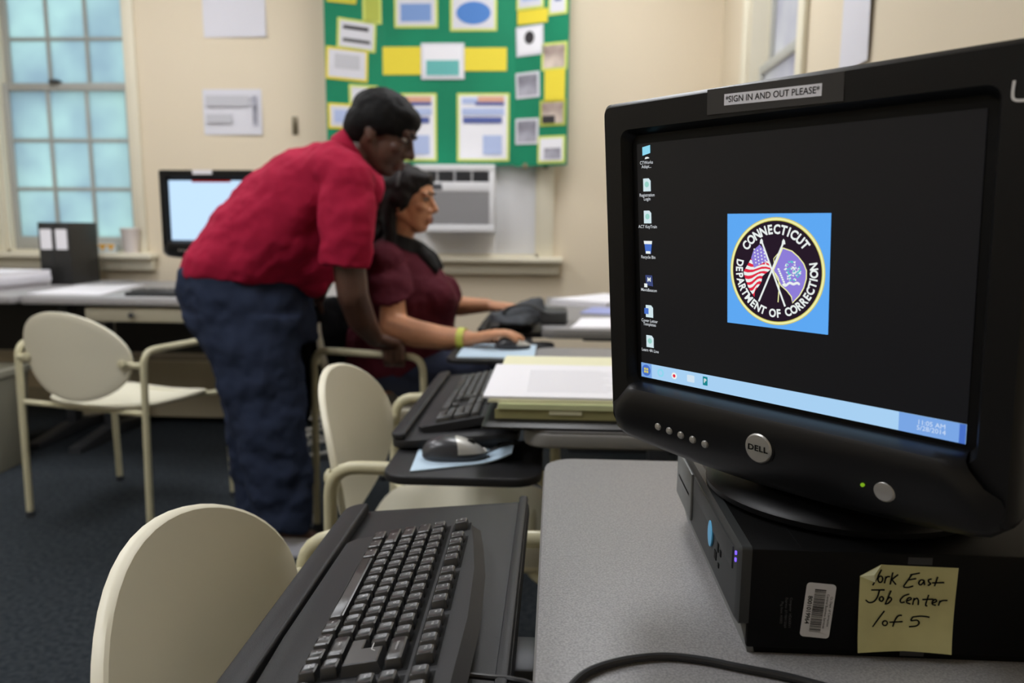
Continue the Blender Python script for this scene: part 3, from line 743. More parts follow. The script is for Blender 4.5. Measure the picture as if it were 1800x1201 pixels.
bm = bmesh.new(); a = bm.verts.new((f0[0], f0[1], .0004)); b = bm.verts.new((f1[0], f1[1]-.0003, .0004)); c_ = bm.verts.new((-.0288, .0262, .0050)); m_ = bm.verts.new(((f0[0]+f1[0])/2+.0015, (f0[1]+f1[1])/2-.0022, .0042))
bm.faces.new((a, c_, m_)); bm.faces.new((m_, c_, b)); bm.faces.new((a, m_, b))
bmesh.ops.solidify(bm, geom=bm.faces[:], thickness=.0001)
obj('curled_corner', bm, M_notec, note, NM, smooth=False)
def loop(cx, cy, rx, ry, n=9, a0=0.6): return [(cx+rx*math.cos(a0+2*PI*k/n), cy+ry*math.sin(a0+2*PI*k/n)) for k in range(n+1)]
ST = [[(965, 150), (935, 215), (900, 282)], loop(962, 230, 20, 26), [(1008, 205), (1000, 262)], [(1002, 230), (1020, 208), (1042, 206)], [(1064, 170), (1050, 270)], [(1112, 186), (1058, 232)], [(1062, 230), (1100, 270)],
      [(1215, 186), (1296, 168)], [(1228, 186), (1196, 235), (1165, 284)], [(1200, 228), (1270, 216)], [(1165, 288), (1205, 290), (1250, 276)], [(1335, 226), (1308, 226), (1294, 252), (1312, 266), (1333, 244), (1337, 226), (1346, 266)],
      [(1402, 214), (1376, 222), (1380, 240), (1396, 255), (1374, 270)], [(1452, 194), (1432, 272)], [(1408, 246), (1512, 240)],
      [(890, 321), (1006, 317)], [(962, 321), (948, 376), (922, 414), (882, 425), (848, 404)], loop(985, 392, 17, 19), [(1062, 320), (1020, 436)], [(1030, 402), (1054, 376), (1072, 392), (1048, 424), (1020, 434)],
      [(1222, 344), (1178, 360), (1149, 394), (1158, 416), (1188, 410)], [(1205, 402), (1240, 386), (1232, 372), (1208, 384), (1206, 414), (1238, 426)], [(1266, 374), (1258, 432)], [(1262, 396), (1288, 376), (1304, 394), (1306, 432)],
      [(1388, 344), (1370, 428), (1386, 436)], [(1338, 386), (1432, 380)], [(1430, 412), (1460, 396), (1450, 381), (1430, 392), (1426, 420), (1458, 430)], [(1490, 390), (1480, 432)], [(1485, 406), (1510, 389), (1554, 386)],
      [(1016, 488), (968, 560), (920, 632)], loop(1030, 590, 21, 20), [(1172, 520), (1140, 526), (1114, 566), (1100, 618)], [(1068, 581), (1182, 572)], [(1264, 532), (1340, 522), (1412, 528)], [(1266, 530), (1254, 561), (1306, 556), (1326, 580), (1302, 604), (1240, 613)]]
bm = bmesh.new()
for s in ST:
    p3 = catmull([(*note_xy(*q), 0) for q in s], 5) if len(s) > 2 else [Vector((*note_xy(*q), 0)) for q in s]
    vmean = sum(p.y for p in p3)/len(p3); v = (.0395-vmean)/.075
    ribbon(bm, p3, .00115, .00035+.0036*(v**3)*.75+.0002)
obj('handwriting', bm, M_ink, note, NM, smooth=False)

# ------------------------------------------------------------------ CRT monitors
def rloop(hx, y0, y1, r, z, sag=0.0, n=6, m=8, hxb=None):
    """rounded rectangle loop with subdivided sides; sag bows the lower edge down"""
    out = []
    hxb = hxb or hx
    cs = [(1, -1, -90), (1, 1, 0), (-1, 1, 90), (-1, -1, 180)]
    P = []
    for sx, sy, a0 in cs:
        cx = sx*((hx if sy > 0 else hxb)-r); cy = (y1-r) if sy > 0 else (y0+r)
        P.append([(cx+r*math.cos(R(a0+90*k/n)), cy+r*math.sin(R(a0+90*k/n))) for k in range(n+1)])
    for i in range(4):
        out += P[i]
        a, b = P[i][-1], P[(i+1) % 4][0]
        out += [(a[0]+(b[0]-a[0])*k/m, a[1]+(b[1]-a[1])*k/m) for k in range(1, m)]
    ym = (y0+y1)/2
    return [(x, y-(sag*(1-(x/hx)**2) if y < ym-.02 else 0), z) for x, y in out]
SRX, SUP = Vector((.6625, -.7491, 0)), Vector((-.0597, -.0528, .9968))
SN = SRX.cross(SUP).normalized()
SM = frame(Vector((.1874, .6662, 1.0524)), SRX, SUP, SN)
BASE = Vector((.279, .742, CZ1+.0005))
M_scr = mat('dark_screen_glass', (8, 8, 9), .32, spec=.25, emit=(18, 18, 20), estr=.7)
M_mask = mat('black_screen_surround', (6, 6, 7), .5, spec=.2)
G_blue = glow('lit_sky_blue', (92, 166, 240)); G_cream = glow('lit_cream', (236, 236, 170)); G_dark = glow('lit_maroon_black', (34, 20, 36)); G_white = glow('lit_white', (232, 238, 236))
G_red = glow('lit_red', (222, 40, 66)); G_vio = glow('lit_violet', (140, 124, 214)); G_teal = glow('lit_teal', (70, 196, 200)); G_bar = glow('lit_taskbar_blue', (166, 206, 240)); G_bar2 = glow('lit_taskbar_deep', (120, 164, 226)); G_grn = glow('lit_green_led', (130, 180, 30), .8)
G_text = glow('lit_icon_text', (205, 210, 215)); G_icon = glow('lit_icon_page', (206, 226, 232)); G_icb = glow('lit_icon_blue', (70, 110, 196)); G_icd = glow('lit_icon_navy', (60, 72, 120)); G_ltblue = glow('lit_icon_cyan', (140, 212, 236)); G_bk = glow('lit_ink', (60, 90, 140)); G_gold = glow('lit_gold', (206, 196, 96))
def make_monitor(label, S, base, yaw, kind):
    """S: screen-centre frame (x right, y up, z out of the glass)"""
    s = 1.0 if kind == 'near' else 1.16
    mt = thing('crt_monitor', label, 'monitor', T(*base))
    S = S @ Matrix.Scale(s, 4)
    bz = obj('bezel', loft([rloop(.186, -.166, .151, .02, -.055, .010), rloop(.1925, -.172, .1570, .012, -.028, .012), rloop(.1935, -.173, .1580, .009, -.004, .012), rloop(.1920, -.171, .1570, .008, .006, .012), rloop(.1885, -.167, .1535, .007, .0105, .012),
                      rloop(.168, -.128, .131, .010, .010, 0), rloop(.1655, -.126, .128, .009, .006, 0), rloop(.160, -.121, .1215, .012, -.012, 0)], True, False), M_bezel, mt, S)
    obj('housing', loft([rloop(.184, -.164, .149, .03, -.054, .008), rloop(.180, -.160, .145, .03, -.10, .006), rloop(.160, -.145, .135, .04, -.18), rloop(.120, -.12, .10, .04, -.28), rloop(.105, -.105, .085, .04, -.345), rloop(.09, -.09, .07, .03, -.355)]), M_house, mt, S)
    if kind == 'near':
        sl = bmesh.new()
        for k in range(9): box(sl, -.09+.02*k, -.08+.02*k, .122, .134, -.20, -.12)
        obj('vent', sl, M_kwell, mt, S, smooth=False)
    sc = obj('screen', B(-.166, .166, -.127, .127, -.014, -.0012), M_mask, mt, S, smooth=False)
    act = obj('display', B(-.156, .156, -.117, .117, -.0012, -.0004), M_scr if kind == 'near' else glow('lit_white_page', (196, 226, 255), 1.05), sc, S, smooth=False)
    # chin: bulging lower bezel
    nx = 33; rows = []
    prof = [(0.0, -.010, .158, 0), (.0, .014, .160, 0), (.003, .0225, .162, 0), (.008, .0248, .165, 0), (.020, .0252, .176, 0), (.036, .0225, .186, .5), (.050, .0165, .190, .9), (.058, .008, .191, 1), (.0605, -.004, .190, 1)]
    for dy, z, hx, sg in prof:
        row = []
        for i in range(nx):
            u = -1+2*i/(nx-1); x = hx*u
            edge = max(0, (abs(u)-.90)/.10)
            row.append((x, -.1215-dy-.0125*sg*(1-u*u)+(.010*edge**2 if dy > .03 else 0), z-(.009*edge**2 if z > .0 else 0)))
        rows.append(row)
    obj('chin', loft(rows, False, False, False), M_chin, mt, S)
    cy = -.1215-.036
    for k in range(5): 
        bt = obj('menu_button', lathe([(.0038, -.004), (.0038, .0022), (.003, .0034), (.0005, .0038)], 18), M_silver, mt, S @ T(-.1145+.0142*k, -.1570-.0012*k, .0212))
    bd = obj('brand_badge', lathe([(.0132, -.004), (.0132, .0020), (.0120, .0030), (.0005, .0032)], 36), M_silver, mt, S @ T(.0012, -.151, .0235))
    obj('badge_ring', lathe([(.0133, -.004), (.0150, -.004), (.0150, .0010), (.0133, .0016)], 36, False, False), M_bezel, bd, S @ T(.0012, -.1512, .0235))
    obj('lettering', text_bm('DELL', .0072, bold=.03, xs=1.2, spacing=1.05), M_ink, bd, S @ T(.0012, -.151, .0269), smooth=False)
    obj('power_button', lathe([(.0085, -.004), (.0085, .0024), (.0072, .0040), (.0005, .0046)], 28), M_silver, mt, S @ T(.110, -.1600, .0200))
    obj('power_light', lathe([(.0015, -.003), (.0015, .0008), (.0004, .0013)], 14), G_grn, mt, S @ T(.0935, -.1590, .0236))
    # swivel base
    h = S.to_translation().z-base[2]-.150*s
    Bm = T(*base) @ RZ(yaw)
    bs = obj('base', lathe([(.118*s, 0), (.124*s, .004), (.125*s, .009), (.121*s, .014), (.108*s, .0185), (.085*s, .023), (.06*s, .026)], 64), M_bezel, mt, Bm)
    obj('neck', lathe([(.062*s, .02), (.064*s, .028), (.080*s, .036), (.096*s, .055), (.100*s, .075)], 48), M_house, mt, Bm)
    return mt, sc, act, S
mon1, scr1, act1, S1 = make_monitor('large black monitor in the foreground showing a round emblem', SM, BASE, -48.5, 'near')
# what the near screen shows
tb = obj('taskbar', B(-.156, .156, -.117, -.1022, -.0003, .0001), G_bar, scr1, S1, smooth=False)
def put(name, bm, m, z=.0002): return obj(name, bm, m, scr1, S1 @ T(0, 0, z), smooth=False)
put('taskbar_button', flatpoly([(-.156, -.117), (-.142, -.117), (-.142, -.1022), (-.156, -.1022)]), G_bar2, .00025)
put('start_orb', flatpoly(ell(-.1492, -.1095, .0058, .0058, 24)), G_icb, .0004)
bm = bmesh.new()
for dx, dy in ((-1, 1), (1, 1), (-1, -1), (1, -1)): merge(bm, flatpoly([(-.1492+dx*.0003, -.1095+dy*.0003), (-.1492+dx*.0028, -.1095+dy*.0003), (-.1492+dx*.0028, -.1095+dy*.0026), (-.1492+dx*.0003, -.1095+dy*.0026)]))
put('start_logo', bm, G_peach if False else G_gold, .0006)
put('taskbar_icon', flatpoly(ell(-.130, -.1092, .0042, .0042, 20)), G_ltblue, .0004); put('taskbar_icon', flatpoly(ell(-.130, -.1092, .0024, .0024, 20)), G_bar, .0005)
put('taskbar_icon', flatpoly(ell(-.1125, -.1095, .0034, .0034, 20)), G_white, .0004); put('taskbar_icon', flatpoly(ell(-.1125, -.1095, .0017, .0017, 20)), G_red, .0005)
put('taskbar_icon', flatpoly(rrect(-.0965, -.0875, -.1125, -.1055, .001)), glow('lit_pale_icon', (206, 224, 238)), .0004)
put('taskbar_icon', flatpoly(rrect(-.0775, -.0720, -.1128, -.1042, .0004)), glow('lit_publisher_teal', (20, 130, 140)), .0004); put('taskbar_icon', text_bm('P', .006, bold=.02), G_white, .0006).matrix_basis @= T(-.0748, -.1085, 0)
put('taskbar_end', flatpoly([(.1515, -.117), (.156, -.117), (.156, -.1022), (.1515, -.1022)]), G_icb, .0003)
put('taskbar_tray', flatpoly([(.108, -.117), (.1515, -.117), (.1515, -.1022), (.108, -.1022)]), G_bar2, .00025)
o = put('clock', text_bm('11:05 AM\n5/28/2014', .0052), glow('lit_clock_text', (206, 222, 244)), .0005); o.matrix_basis @= T(.132, -.1095, 0)
def page(x, y, s=1.0): return [(x-.0048*s, y-.0062*s), (x+.0048*s, y-.0062*s), (x+.0048*s, y+.0038*s), (x+.0024*s, y+.0062*s), (x-.0048*s, y+.0062*s)]
IX = -.1435
icons = [(.1085, 'screen', 'CTWorks\nAdapt...'), (.0775, 'page', 'Registration\nLogin'), (.0465, 'page', 'ACT KeyTrain'), (.0165, 'bin', 'Recycle Bin'), (-.0165, 'm', 'MavisBeacon'), (-.0475, 'doc', 'Cover Letter\nTemplates'), (-.0785, 'page', 'Learn 4A Live')]
for y, kd, s in icons:
    ic = obj('desktop_icon', flatpoly(page(IX, y) if kd in ('page', 'doc') else ([(IX-.005, y-.003), (IX+.005, y-.001), (IX+.005, y+.0065), (IX-.005, y+.005)] if kd == 'screen' else ([(IX-.0035, y-.006), (IX+.0035, y-.006), (IX+.005, y+.006), (IX-.005, y+.006)] if kd == 'bin' else [(IX-.0035, y-.0045), (IX+.0055, y-.0055), (IX+.0045, y+.0055), (IX-.0045, y+.0055)]))),
             G_ltblue if kd == 'screen' else (G_icd if kd == 'm' else (G_icb if kd == 'bin' else G_icon)), scr1, S1 @ T(0, 0, .0002), smooth=False)
    bm = bmesh.new()
    if kd == 'page': merge(bm, flatpoly(ell(IX, y+.0005, .0028, .0028, 18)))
    elif kd == 'doc': merge(bm, flatpoly([(IX-.0066, y-.003), (IX-.001, y-.003), (IX-.001, y+.003), (IX-.0066, y+.003)]))
    elif kd == 'bin': merge(bm, flatpoly([(IX-.0050, y+.0035), (IX+.005, y+.0035), (IX+.0054, y+.0066), (IX-.0054, y+.0066)])); merge(bm, flatpoly([(IX-.003, y-.006), (IX+.003, y-.006), (IX+.003, y-.0035), (IX-.003, y-.0035)]))
    elif kd == 'm': merge(bm, text_bm('M', .006, bold=.02), T(IX+.0005, y+.001, 0)); merge(bm, flatpoly([(IX-.006, y-.0068), (IX-.002, y-.0068), (IX-.002, y-.003), (IX-.006, y-.003)]))
    else: merge(bm, flatpoly([(IX-.002, y-.0065), (IX+.004, y-.0058), (IX+.002, y-.0045), (IX-.001, y-.0045)]))
    obj('icon_mark', bm, {'page': glow('lit_pale_green', (150, 206, 196)) if 'lit_pale_green' not in MATS else MATS['lit_pale_green'], 'doc': G_icb, 'bin': G_white, 'm': G_white, 'screen': G_white}[kd], scr1, S1 @ T(0, 0, .0004), smooth=False)
    nl = s.count('\n')
    obj('icon_caption', text_bm(s, .0044, bold=.008, xs=.92), G_text, scr1, S1 @ T(IX, y-.0095-.0022*nl, .0004), smooth=False)
# the emblem
EM = S1 @ T(-.0008, 0, .0002)
em = obj('emblem', B(-.0488, .0488, -.0490, .0490, -.0006, 0), G_blue, scr1, EM, smooth=False); em['label'] = 'light blue square with the round department emblem'
def ep(bm, m, z, nm='emblem_art'): return obj(nm, bm, m, scr1, EM @ T(0, 0, z), smooth=False)
ep(flatpoly(ell(0, 0, .0455, .0460, 72)), G_gold, .00005, 'emblem_ring'); ep(flatpoly(ell(0, 0, .0448, .0453, 72)), G_cream, .0001, 'emblem_ring'); ep(flatpoly(ell(0, 0, .0432, .0437, 72)), G_gold, .00015, 'emblem_ring'); ep(flatpoly(ell(0, 0, .0426, .0430, 72)), G_dark, .0002, 'emblem_field')
def arc_text(s, r, a_mid, da, size, inward):
    bm = bmesh.new(); widths = {'I': .55, ' ': .62, 'M': 1.18, 'N': 1.04, 'O': 1.08, 'C': 1.02}
    ws = [widths.get(ch, .95) for ch in s]; tot = sum(ws); acc = 0
    for ch, w_ in zip(s, ws):
        c = (acc+w_/2)-tot/2; acc += w_
        a = a_mid+(c*da if inward else -c*da)
        if ch == ' ': continue
        Mx = T(r*math.cos(R(a)), r*math.sin(R(a)), 0) @ RZ(a+90 if inward else a-90)
        merge(bm, text_bm(ch, size, bold=.035, xs=.86), Mx)
    return bm
ep(arc_text('CONNECTICUT', .0355, 92, 10.7, .0108, False), G_white, .0004, 'emblem_lettering')
ep(arc_text('DEPARTMENT OF CORRECTION', .0362, 270, 9.2, .0098, True), G_white, .0004, 'emblem_lettering')
def ex(cx, cy): return ((cx-543)*.000107, -(cy-585)*.000096)
def lerp(P, t):
    k = t*(len(P)-1); i = min(int(k), len(P)-2); f_ = k-i
    return (P[i][0]+(P[i+1][0]-P[i][0])*f_, P[i][1]+(P[i+1][1]-P[i][1])*f_)
LE = [(330, 460), (290, 530), (246, 605), (275, 690), (300, 755), (352, 825)]; RE = [(478, 485), (500, 530), (500, 572), (430, 625), (418, 690), (362, 770)]
red, wht = bmesh.new(), bmesh.new()
NS = 13
for i in range(NS):
    a0, a1 = lerp(LE, i/NS), lerp(LE, (i+1)/NS); b0, b1 = lerp(RE, i/NS), lerp(RE, (i+1)/NS)
    P0, P1 = [], []
    for k in range(7):
        u = k/6; bend = 14*math.sin(2*PI*u)
        P0.append(ex(a0[0]+(b0[0]-a0[0])*u, a0[1]+(b0[1]-a0[1])*u+bend)); P1.append(ex(a1[0]+(b1[0]-a1[0])*u, a1[1]+(b1[1]-a1[1])*u+bend))
    merge(red if i % 2 == 0 else wht, flatpoly(P0+P1[::-1]))
ep(red, G_red, .0004, 'flag_stripes'); ep(wht, G_white, .00045, 'flag_stripes')
ep(flatpoly([ex(*p) for p in ((400, 348), (448, 400), (482, 485), (350, 560), (322, 470), (345, 400))]), G_vio, .0006, 'flag_canton')
bm = bmesh.new()
for r0 in range(5):
    for c0 in range(4):
        px_, py_ = ex(352+c0*30+r0*4, 392+r0*30-c0*2+(c0 % 2)*12); merge(bm, flatpoly(ell(px_, py_, .0008, .0008, 5)))
ep(bm, G_white, .0008, 'flag_stars')
ct = [(608, 372), (690, 398), (745, 445), (790, 500), (815, 560), (815, 630), (795, 710), (760, 780), (700, 850), (692, 795), (650, 745), (600, 705), (560, 640), (528, 570)]
ep(flatpoly([ex(*p) for p in ct]), G_vio, .0004, 'flag_cloth')
bm = bmesh.new(); ribbon(bm, [ex(*p) for p in ct+ct[:1]], .0010, 0, .00002)
ribbon(bm, [ex(*p) for p in ((565, 425), (530, 470), (535, 510))], .0007, 0, .00002); ribbon(bm, [ex(*p) for p in ((545, 595), (575, 640), (582, 720), (574, 855))], .0009, 0, .00002)
ep(bm, G_cream, .0006, 'flag_fringe')
bm = bmesh.new(); bt = bmesh.new(); rnd = random.Random(5)
for k in range(60):
    a = rnd.uniform(0, 2*PI); q = math.sqrt(rnd.random()); p = ex(695+72*q*math.cos(a), 570+85*q*math.sin(a)); merge(bm if k % 3 else bt, flatpoly([(p[0]+.0014*math.cos(a+j*2.1), p[1]+.0011*math.sin(a+j*2.1)) for j in range(3)]))
for k in range(16): p = ex(620+9*k, 685+8*math.sin(k*.8)+10*math.cos(k*.3)); merge(bm, flatpoly(ell(p[0], p[1], .0011, .0012, 6)))
for k in range(8): p = ex(575+8*k, 560+18*k); merge(bm, flatpoly(ell(p[0], p[1], .0012, .0009, 6)))
ep(bm, G_white, .0008, 'flag_crest'); ep(bt, G_teal, .0009, 'flag_crest')
bm = bmesh.new(); ribbon(bm, [ex(422, 320), ex(640, 886)], .0016, 0, .00002); ribbon(bm, [ex(618, 322), ex(400, 862)], .0016, 0, .00002)
for p in ((420, 322), (618, 322)): merge(bm, flatpoly([ex(p[0]-16, p[1]+18), ex(p[0]+16, p[1]+18), ex(p[0]+12, p[1]-12), ex(p[0], p[1]-30), ex(p[0]-12, p[1]-12)]))
ep(bm, G_white, .0011, 'flag_poles')
# sign strip, tape and marker on the near monitor's top bezel
bz_z = .0106
tp = obj('tape_strip', B(-.066, .0585, .1335, .1545, bz_z-.0003, bz_z+.0001), M_tape, mon1, S1 @ RZ(-1.2), smooth=False)
lbm = S1 @ T(-.0005, .1440, bz_z+.0003) @ RZ(-1.8)
ls_ = obj('sign_strip', B(-.0445, .0445, -.0046, .0046, -.0002, .0002), M_white, mon1, lbm, smooth=False); ls_['label'] = 'white paper strip asking to sign in and out'
obj('lettering', text_bm('*SIGN IN AND OUT PLEASE*', .0073, bold=.008, xs=.93), M_ink, ls_, lbm @ T(0, -.0001, .0004), smooth=False)
bm = bmesh.new(); ribbon(bm, catmull([(.1752, .1285, 0), (.1748, .1200, 0), (.1765, .1165, 0), (.183, .1158, 0), (.190, .1165, 0)], 5), .0018, 0, .0001); ribbon(bm, [(.1858, .1270), (.1862, .1045)], .0018, 0, .0001)
obj('marker_number', bm, M_marker, mon1, S1 @ T(-.0005, .003, bz_z+.0002), smooth=False)
# far monitor on the back table, over its own computer
caseL = make_case('black desktop computer under the far monitor on the back table', T(-1.425, 3.525, ZL) @ RZ(90), False)
SL = T(-1.603, 3.50, 1.145) @ RX(90) @ RY(-2)
monL, scrL, actL, SL1 = make_monitor('far monitor with a bright white-blue page on the back table', SL, (-1.58, 3.66, ZL+.093), 0, 'far')
obj('window_title', B(-.06, .10, .110, .117, -.0003, .0002), glow('lit_dark_red', (150, 30, 36)), scrL, SL1, smooth=False)
obj('sign_strip', B(-.05, .03, .140, .157, bz_z-.0003, bz_z+.0004), M_white, monL, SL1, smooth=False)

# ------------------------------------------------------------------ things on the desks
M_fold = mat('pale_green_folder', (206, 212, 164), .7); M_fold2 = mat('olive_folder_edge', (160, 156, 108), .7); M_fold3 = mat('cream_folder', (222, 220, 186), .7)
tag(obj('desk_mat', prism(rrect(-.125, .56, 1.286, 2.0, .01), ZD, ZD+.005, .001), mat('glossy_black_mat', (18, 18, 19), .35, spec=.3)), 'thin glossy black mat under the folder stack', 'desk mat')
def folder(label, x0, x1, y0, y1, z0, h, m, tabs, sheets=0):
    f = thing('file_folder', label, 'folder', T((x0+x1)/2, (y0+y1)/2, z0), 'file folders stacked on the black mat')
    obj('back_cover', B(x0, x1, y0, y1, z0, z0+.0012), m, f, smooth=False)
    obj('front_cover', B(x0+.004, x1, y0+.003, y1-.012, z0+h-.0012, z0+h), m, f, smooth=False)
    obj('spine', B(x0, x1, y0-.0014, y0, z0, z0+h, .0005), m, f, smooth=False)
    if h > .006: obj('papers', B(x0+.002, x1-.008, y0+.002, y1-.014, z0+.0014, z0+h-.0016), M_white, f, smooth=False)
    for a, b in tabs: obj('tab', B(x0+a*(x1-x0), x0+b*(x1-x0), y0-.003, y0-.0014, z0+h-.009, z0+h-.002), M_fold3, f, smooth=False)
    return f
Z0 = ZD+.005
folder('thick olive folder at the bottom of the folder stack', -.105, .22, 1.345, 1.74, Z0, .018, M_fold2, [(.30, .48)])
folder('pale green folder in the middle of the stack', -.100, .22, 1.342, 1.78, Z0+.018, .010, M_fold, [])
folder('cream folder near the top of the stack under the white papers', -.118, .215, 1.352, 1.83, Z0+.028, .006, M_fold3, [(.06, .3)])
o = obj('paper_sheets', B(-.128, .20, 1.356, 1.68, Z0+.0342, Z0+.0385, .0005), M_white, smooth=False)
tag(o, 'white printed pages lying on top of the folder stack', 'papers')
bm = bmesh.new()
for k in range(16): box(bm, -.05, -.05+.20*(.75+.25*((k*7) % 5)/5), 1.40+.014*k, 1.4022+.014*k, Z0+.0385, Z0+.0387)
obj('printed_lines', bm, mat('faint_print', (190, 190, 196), .7), o, smooth=False)
# papers on the far desk
def paper(label, pts, z, h, m, rot=0): return tag(obj('paper_stack', prism(pts, z, z+h), m, smooth=False), label, 'papers', 'papers on the desks')
paper('fanned white papers at the far end of the far desk', [(-.02, 3.45), (.22, 3.32), (.46, 3.60), (.24, 3.78)], ZD, .022, M_white)
paper('blue sheet peeking from under papers on the far desk', [(.10, 3.08), (.30, 3.02), (.36, 3.26), (.16, 3.30)], ZD, .004, mat('periwinkle_sheet', (150, 158, 206), .7))
paper('white sheet at the near edge of the far desk', [(.055, 2.62), (.27, 2.64), (.29, 2.92), (.10, 2.90)], ZD, .004, M_white)
# slouching bag on the far desk
M_bag = mat('dark_grey_fabric', (68, 72, 78), .8, bump=.5, bscale=60, var=.15, vscale=14)
M_black_cloth = mat('black_jacket_cloth', (17, 17, 19), .9, bump=.4, bscale=40, spec=.1)
M_bag2 = mat('charcoal_panel', (54, 55, 56), .6, bump=.2, bscale=80)

# ------------------------------------------------------------------ remeshed organic shapes
def hull_of(points):
    t = bmesh.new()
    for p in points: t.verts.new(p)
    r_ = bmesh.ops.convex_hull(t, input=t.verts[:])
    junk = [e for e in r_['geom_interior'] if isinstance(e, bmesh.types.BMVert)]
    if junk: bmesh.ops.delete(t, geom=junk, context='VERTS')
    return t
_ico = bmesh.new(); bmesh.ops.create_icosphere(_ico, subdivisions=2, radius=1); ICO = [v.co.copy() for v in _ico.verts]; _ico.free()
def cap(bm, p0, r0, p1, r1):
    p0, p1 = Vector(p0), Vector(p1); merge(bm, hull_of([p0+v*r0 for v in ICO]+[p1+v*r1 for v in ICO]))
def chain(bm, pts):
    for a, b in zip(pts[:-1], pts[1:]): cap(bm, a[0], a[1], b[0], b[1])
def ring(c, e1, e2, n=24): c, e1, e2 = Vector(c), Vector(e1), Vector(e2); return [c+e1*math.cos(2*PI*k/n)+e2*math.sin(2*PI*k/n) for k in range(n)]
def rings(bm, L):
    for a, b in zip(L[:-1], L[1:]): merge(bm, hull_of(a+b))
def ering(bm, c, r, M=None): ellipsoid(bm, Vector(c), r, M, 3)
def organic(name, bm, m, parent, vox=.006, smooth=6, disp=0.0, dscale=.12, M=None):
    me = bpy.data.meshes.new(name); bm.to_mesh(me); bm.free()
    o = bpy.data.objects.new('tmp', me); COL.objects.link(o)
    rm = o.modifiers.new('r', 'REMESH'); rm.mode = 'VOXEL'; rm.voxel_size = vox
    sm = o.modifiers.new('s', 'SMOOTH'); sm.factor = .5; sm.iterations = smooth
    if disp:
        tx = bpy.data.textures.new('folds', 'CLOUDS'); tx.noise_scale = dscale; tx.noise_depth = 2
        d = o.modifiers.new('d', 'DISPLACE'); d.texture = tx; d.strength = disp; d.mid_level = .5; d.texture_coords = 'LOCAL'
    dg = bpy.context.evaluated_depsgraph_get(); dg.update()
    me2 = bpy.data.meshes.new_from_object(o.evaluated_get(dg)); me2.name = name
    bpy.data.objects.remove(o); me2.materials.clear(); me2.materials.append(m)
    return link(name, me2, parent, M, True, 0)
bag = thing('shoulder_bag', 'dark grey slouching bag on the far desk beside the seated person', 'bag', T(-.13, 2.78, ZD))
bm = bmesh.new()
rings(bm, [ring((-.14, 2.76, ZD+.004), (.10, 0, 0), (0, .09, 0)), ring((-.13, 2.77, ZD+.03), (.105, 0, 0), (0, .085, 0)), ring((-.11, 2.78, ZD+.065), (.07, 0, .02), (0, .05, 0)), ring((-.09, 2.78, ZD+.085), (.035, 0, .01), (0, .03, 0))])
organic('bag_body', bm, M_bag, bag, .005, 4, .012, .05)
obj('bag_flap', B(-.055, .045, 2.70, 2.86, ZD+.001, ZD+.05, .012, 3), M_bag2, bag)
obj('strap', tube(catmull([(-.2, 2.74, ZD+.02), (-.16, 2.70, ZD+.06), (-.09, 2.71, ZD+.07), (-.03, 2.70, ZD+.04)]), .006, 8), M_bag2, bag)

# dark jacket hung over the occupied chair's back (local chair coordinates)
jk = thing('jacket', 'black jacket hanging over the back of the occupied chair', 'jacket', JK)
bm = bmesh.new()
rings(bm, [ring((-.035, 0, .41), (.045, 0, 0), (0, .235, 0)), ring((-.050, 0, .55), (.050, 0, 0), (0, .262, 0)), ring((-.062, 0, .70), (.046, 0, 0), (0, .250, 0)), ring((-.074, 0, .79), (.036, 0, 0), (0, .185, 0)), ring((-.078, 0, .812), (.026, 0, 0), (0, .12, 0))])
organic('jacket_body', bm, M_black_cloth, jk, .008, 4, .02, .06, JK)
for s in (-1, 1):
    bm = bmesh.new(); chain(bm, [((-.085, s*.17, .745), .045), ((-.105, s*.215, .58), .042), ((-.095, s*.225, .40), .036)])
    organic('sleeve', bm, M_black_cloth, jk, .008, 3, .012, .05, JK)
# back table: binders, papers, cup, box
M_binder = mat('black_binder', (30, 30, 29), .5)
for k, lab in enumerate(('black binder with a white spine card, left of the pair on the table', 'black binder with a white spine card, right of the pair by the window')):
    Mb = T(-2.70+.083*k, 3.90, ZL) @ RZ(4)
    b_ = thing('ring_binder', lab, 'binder', Mb, 'binders on the back table')
    obj('spine', B(0, .079, 0, .004, 0, .325, .002), M_binder, b_, Mb); obj('cover', B(0, .004, .004, .285, 0, .325, .001), M_binder, b_, Mb); obj('cover', B(.075, .079, .004, .285, 0, .325, .001), M_binder, b_, Mb)
    obj('pages', B(.008, .071, .012, .275, .012, .31), M_binder, b_, Mb, smooth=False)
    obj('spine_card', prism(rrect(.010, .069, .185, .290, .006), 0, .0015), M_white, b_, Mb @ RX(90), smooth=False)
for i, (lab, pts, h) in enumerate((('thick stack of white papers at the left frame edge', [(-3.3, 3.55), (-2.66, 3.45), (-2.62, 3.85), (-3.3, 3.92)], .075), ('loose white sheets between binders and keyboard', [(-2.40, 3.36), (-2.06, 3.36), (-2.16, 3.92), (-2.46, 3.84)], .005))):
    if i == 0:
        for j in range(3):
            sh = .012*((j*5) % 3)
            paper(['bottom paper pile at the left frame edge', 'middle paper pile at the left frame edge', 'top curling paper pile at the left frame edge'][j], [(p[0]+sh, p[1]-sh) for p in pts], ZL+.028*j, .0275, M_white if j != 1 else M_whiteg)
    else: paper(lab, pts, ZL, h, M_white)
cup = thing('foam_cup', 'pale foam cup on the sill of the tall window', 'cup', T(-2.455, 4.345, .912))
obj('cup_wall', lathe([(.036, 0), (.038, .002), (.054, .138), (.056, .142), (.0525, .142), (.036, .006)], 30, True, True), mat('pale_foam', (218, 208, 202), .6), cup, T(-2.455, 4.345, .912))
obj('rim', lathe([(.0545, .137), (.0575, .140), (.0545, .144), (.053, .140)], 30, False, False), MATS['pale_foam'], cup, T(-2.455, 4.345, .912))
bx = thing('small_box', 'small white box with orange triangles on the window sill', 'box', T(-2.62, 4.345, .912))
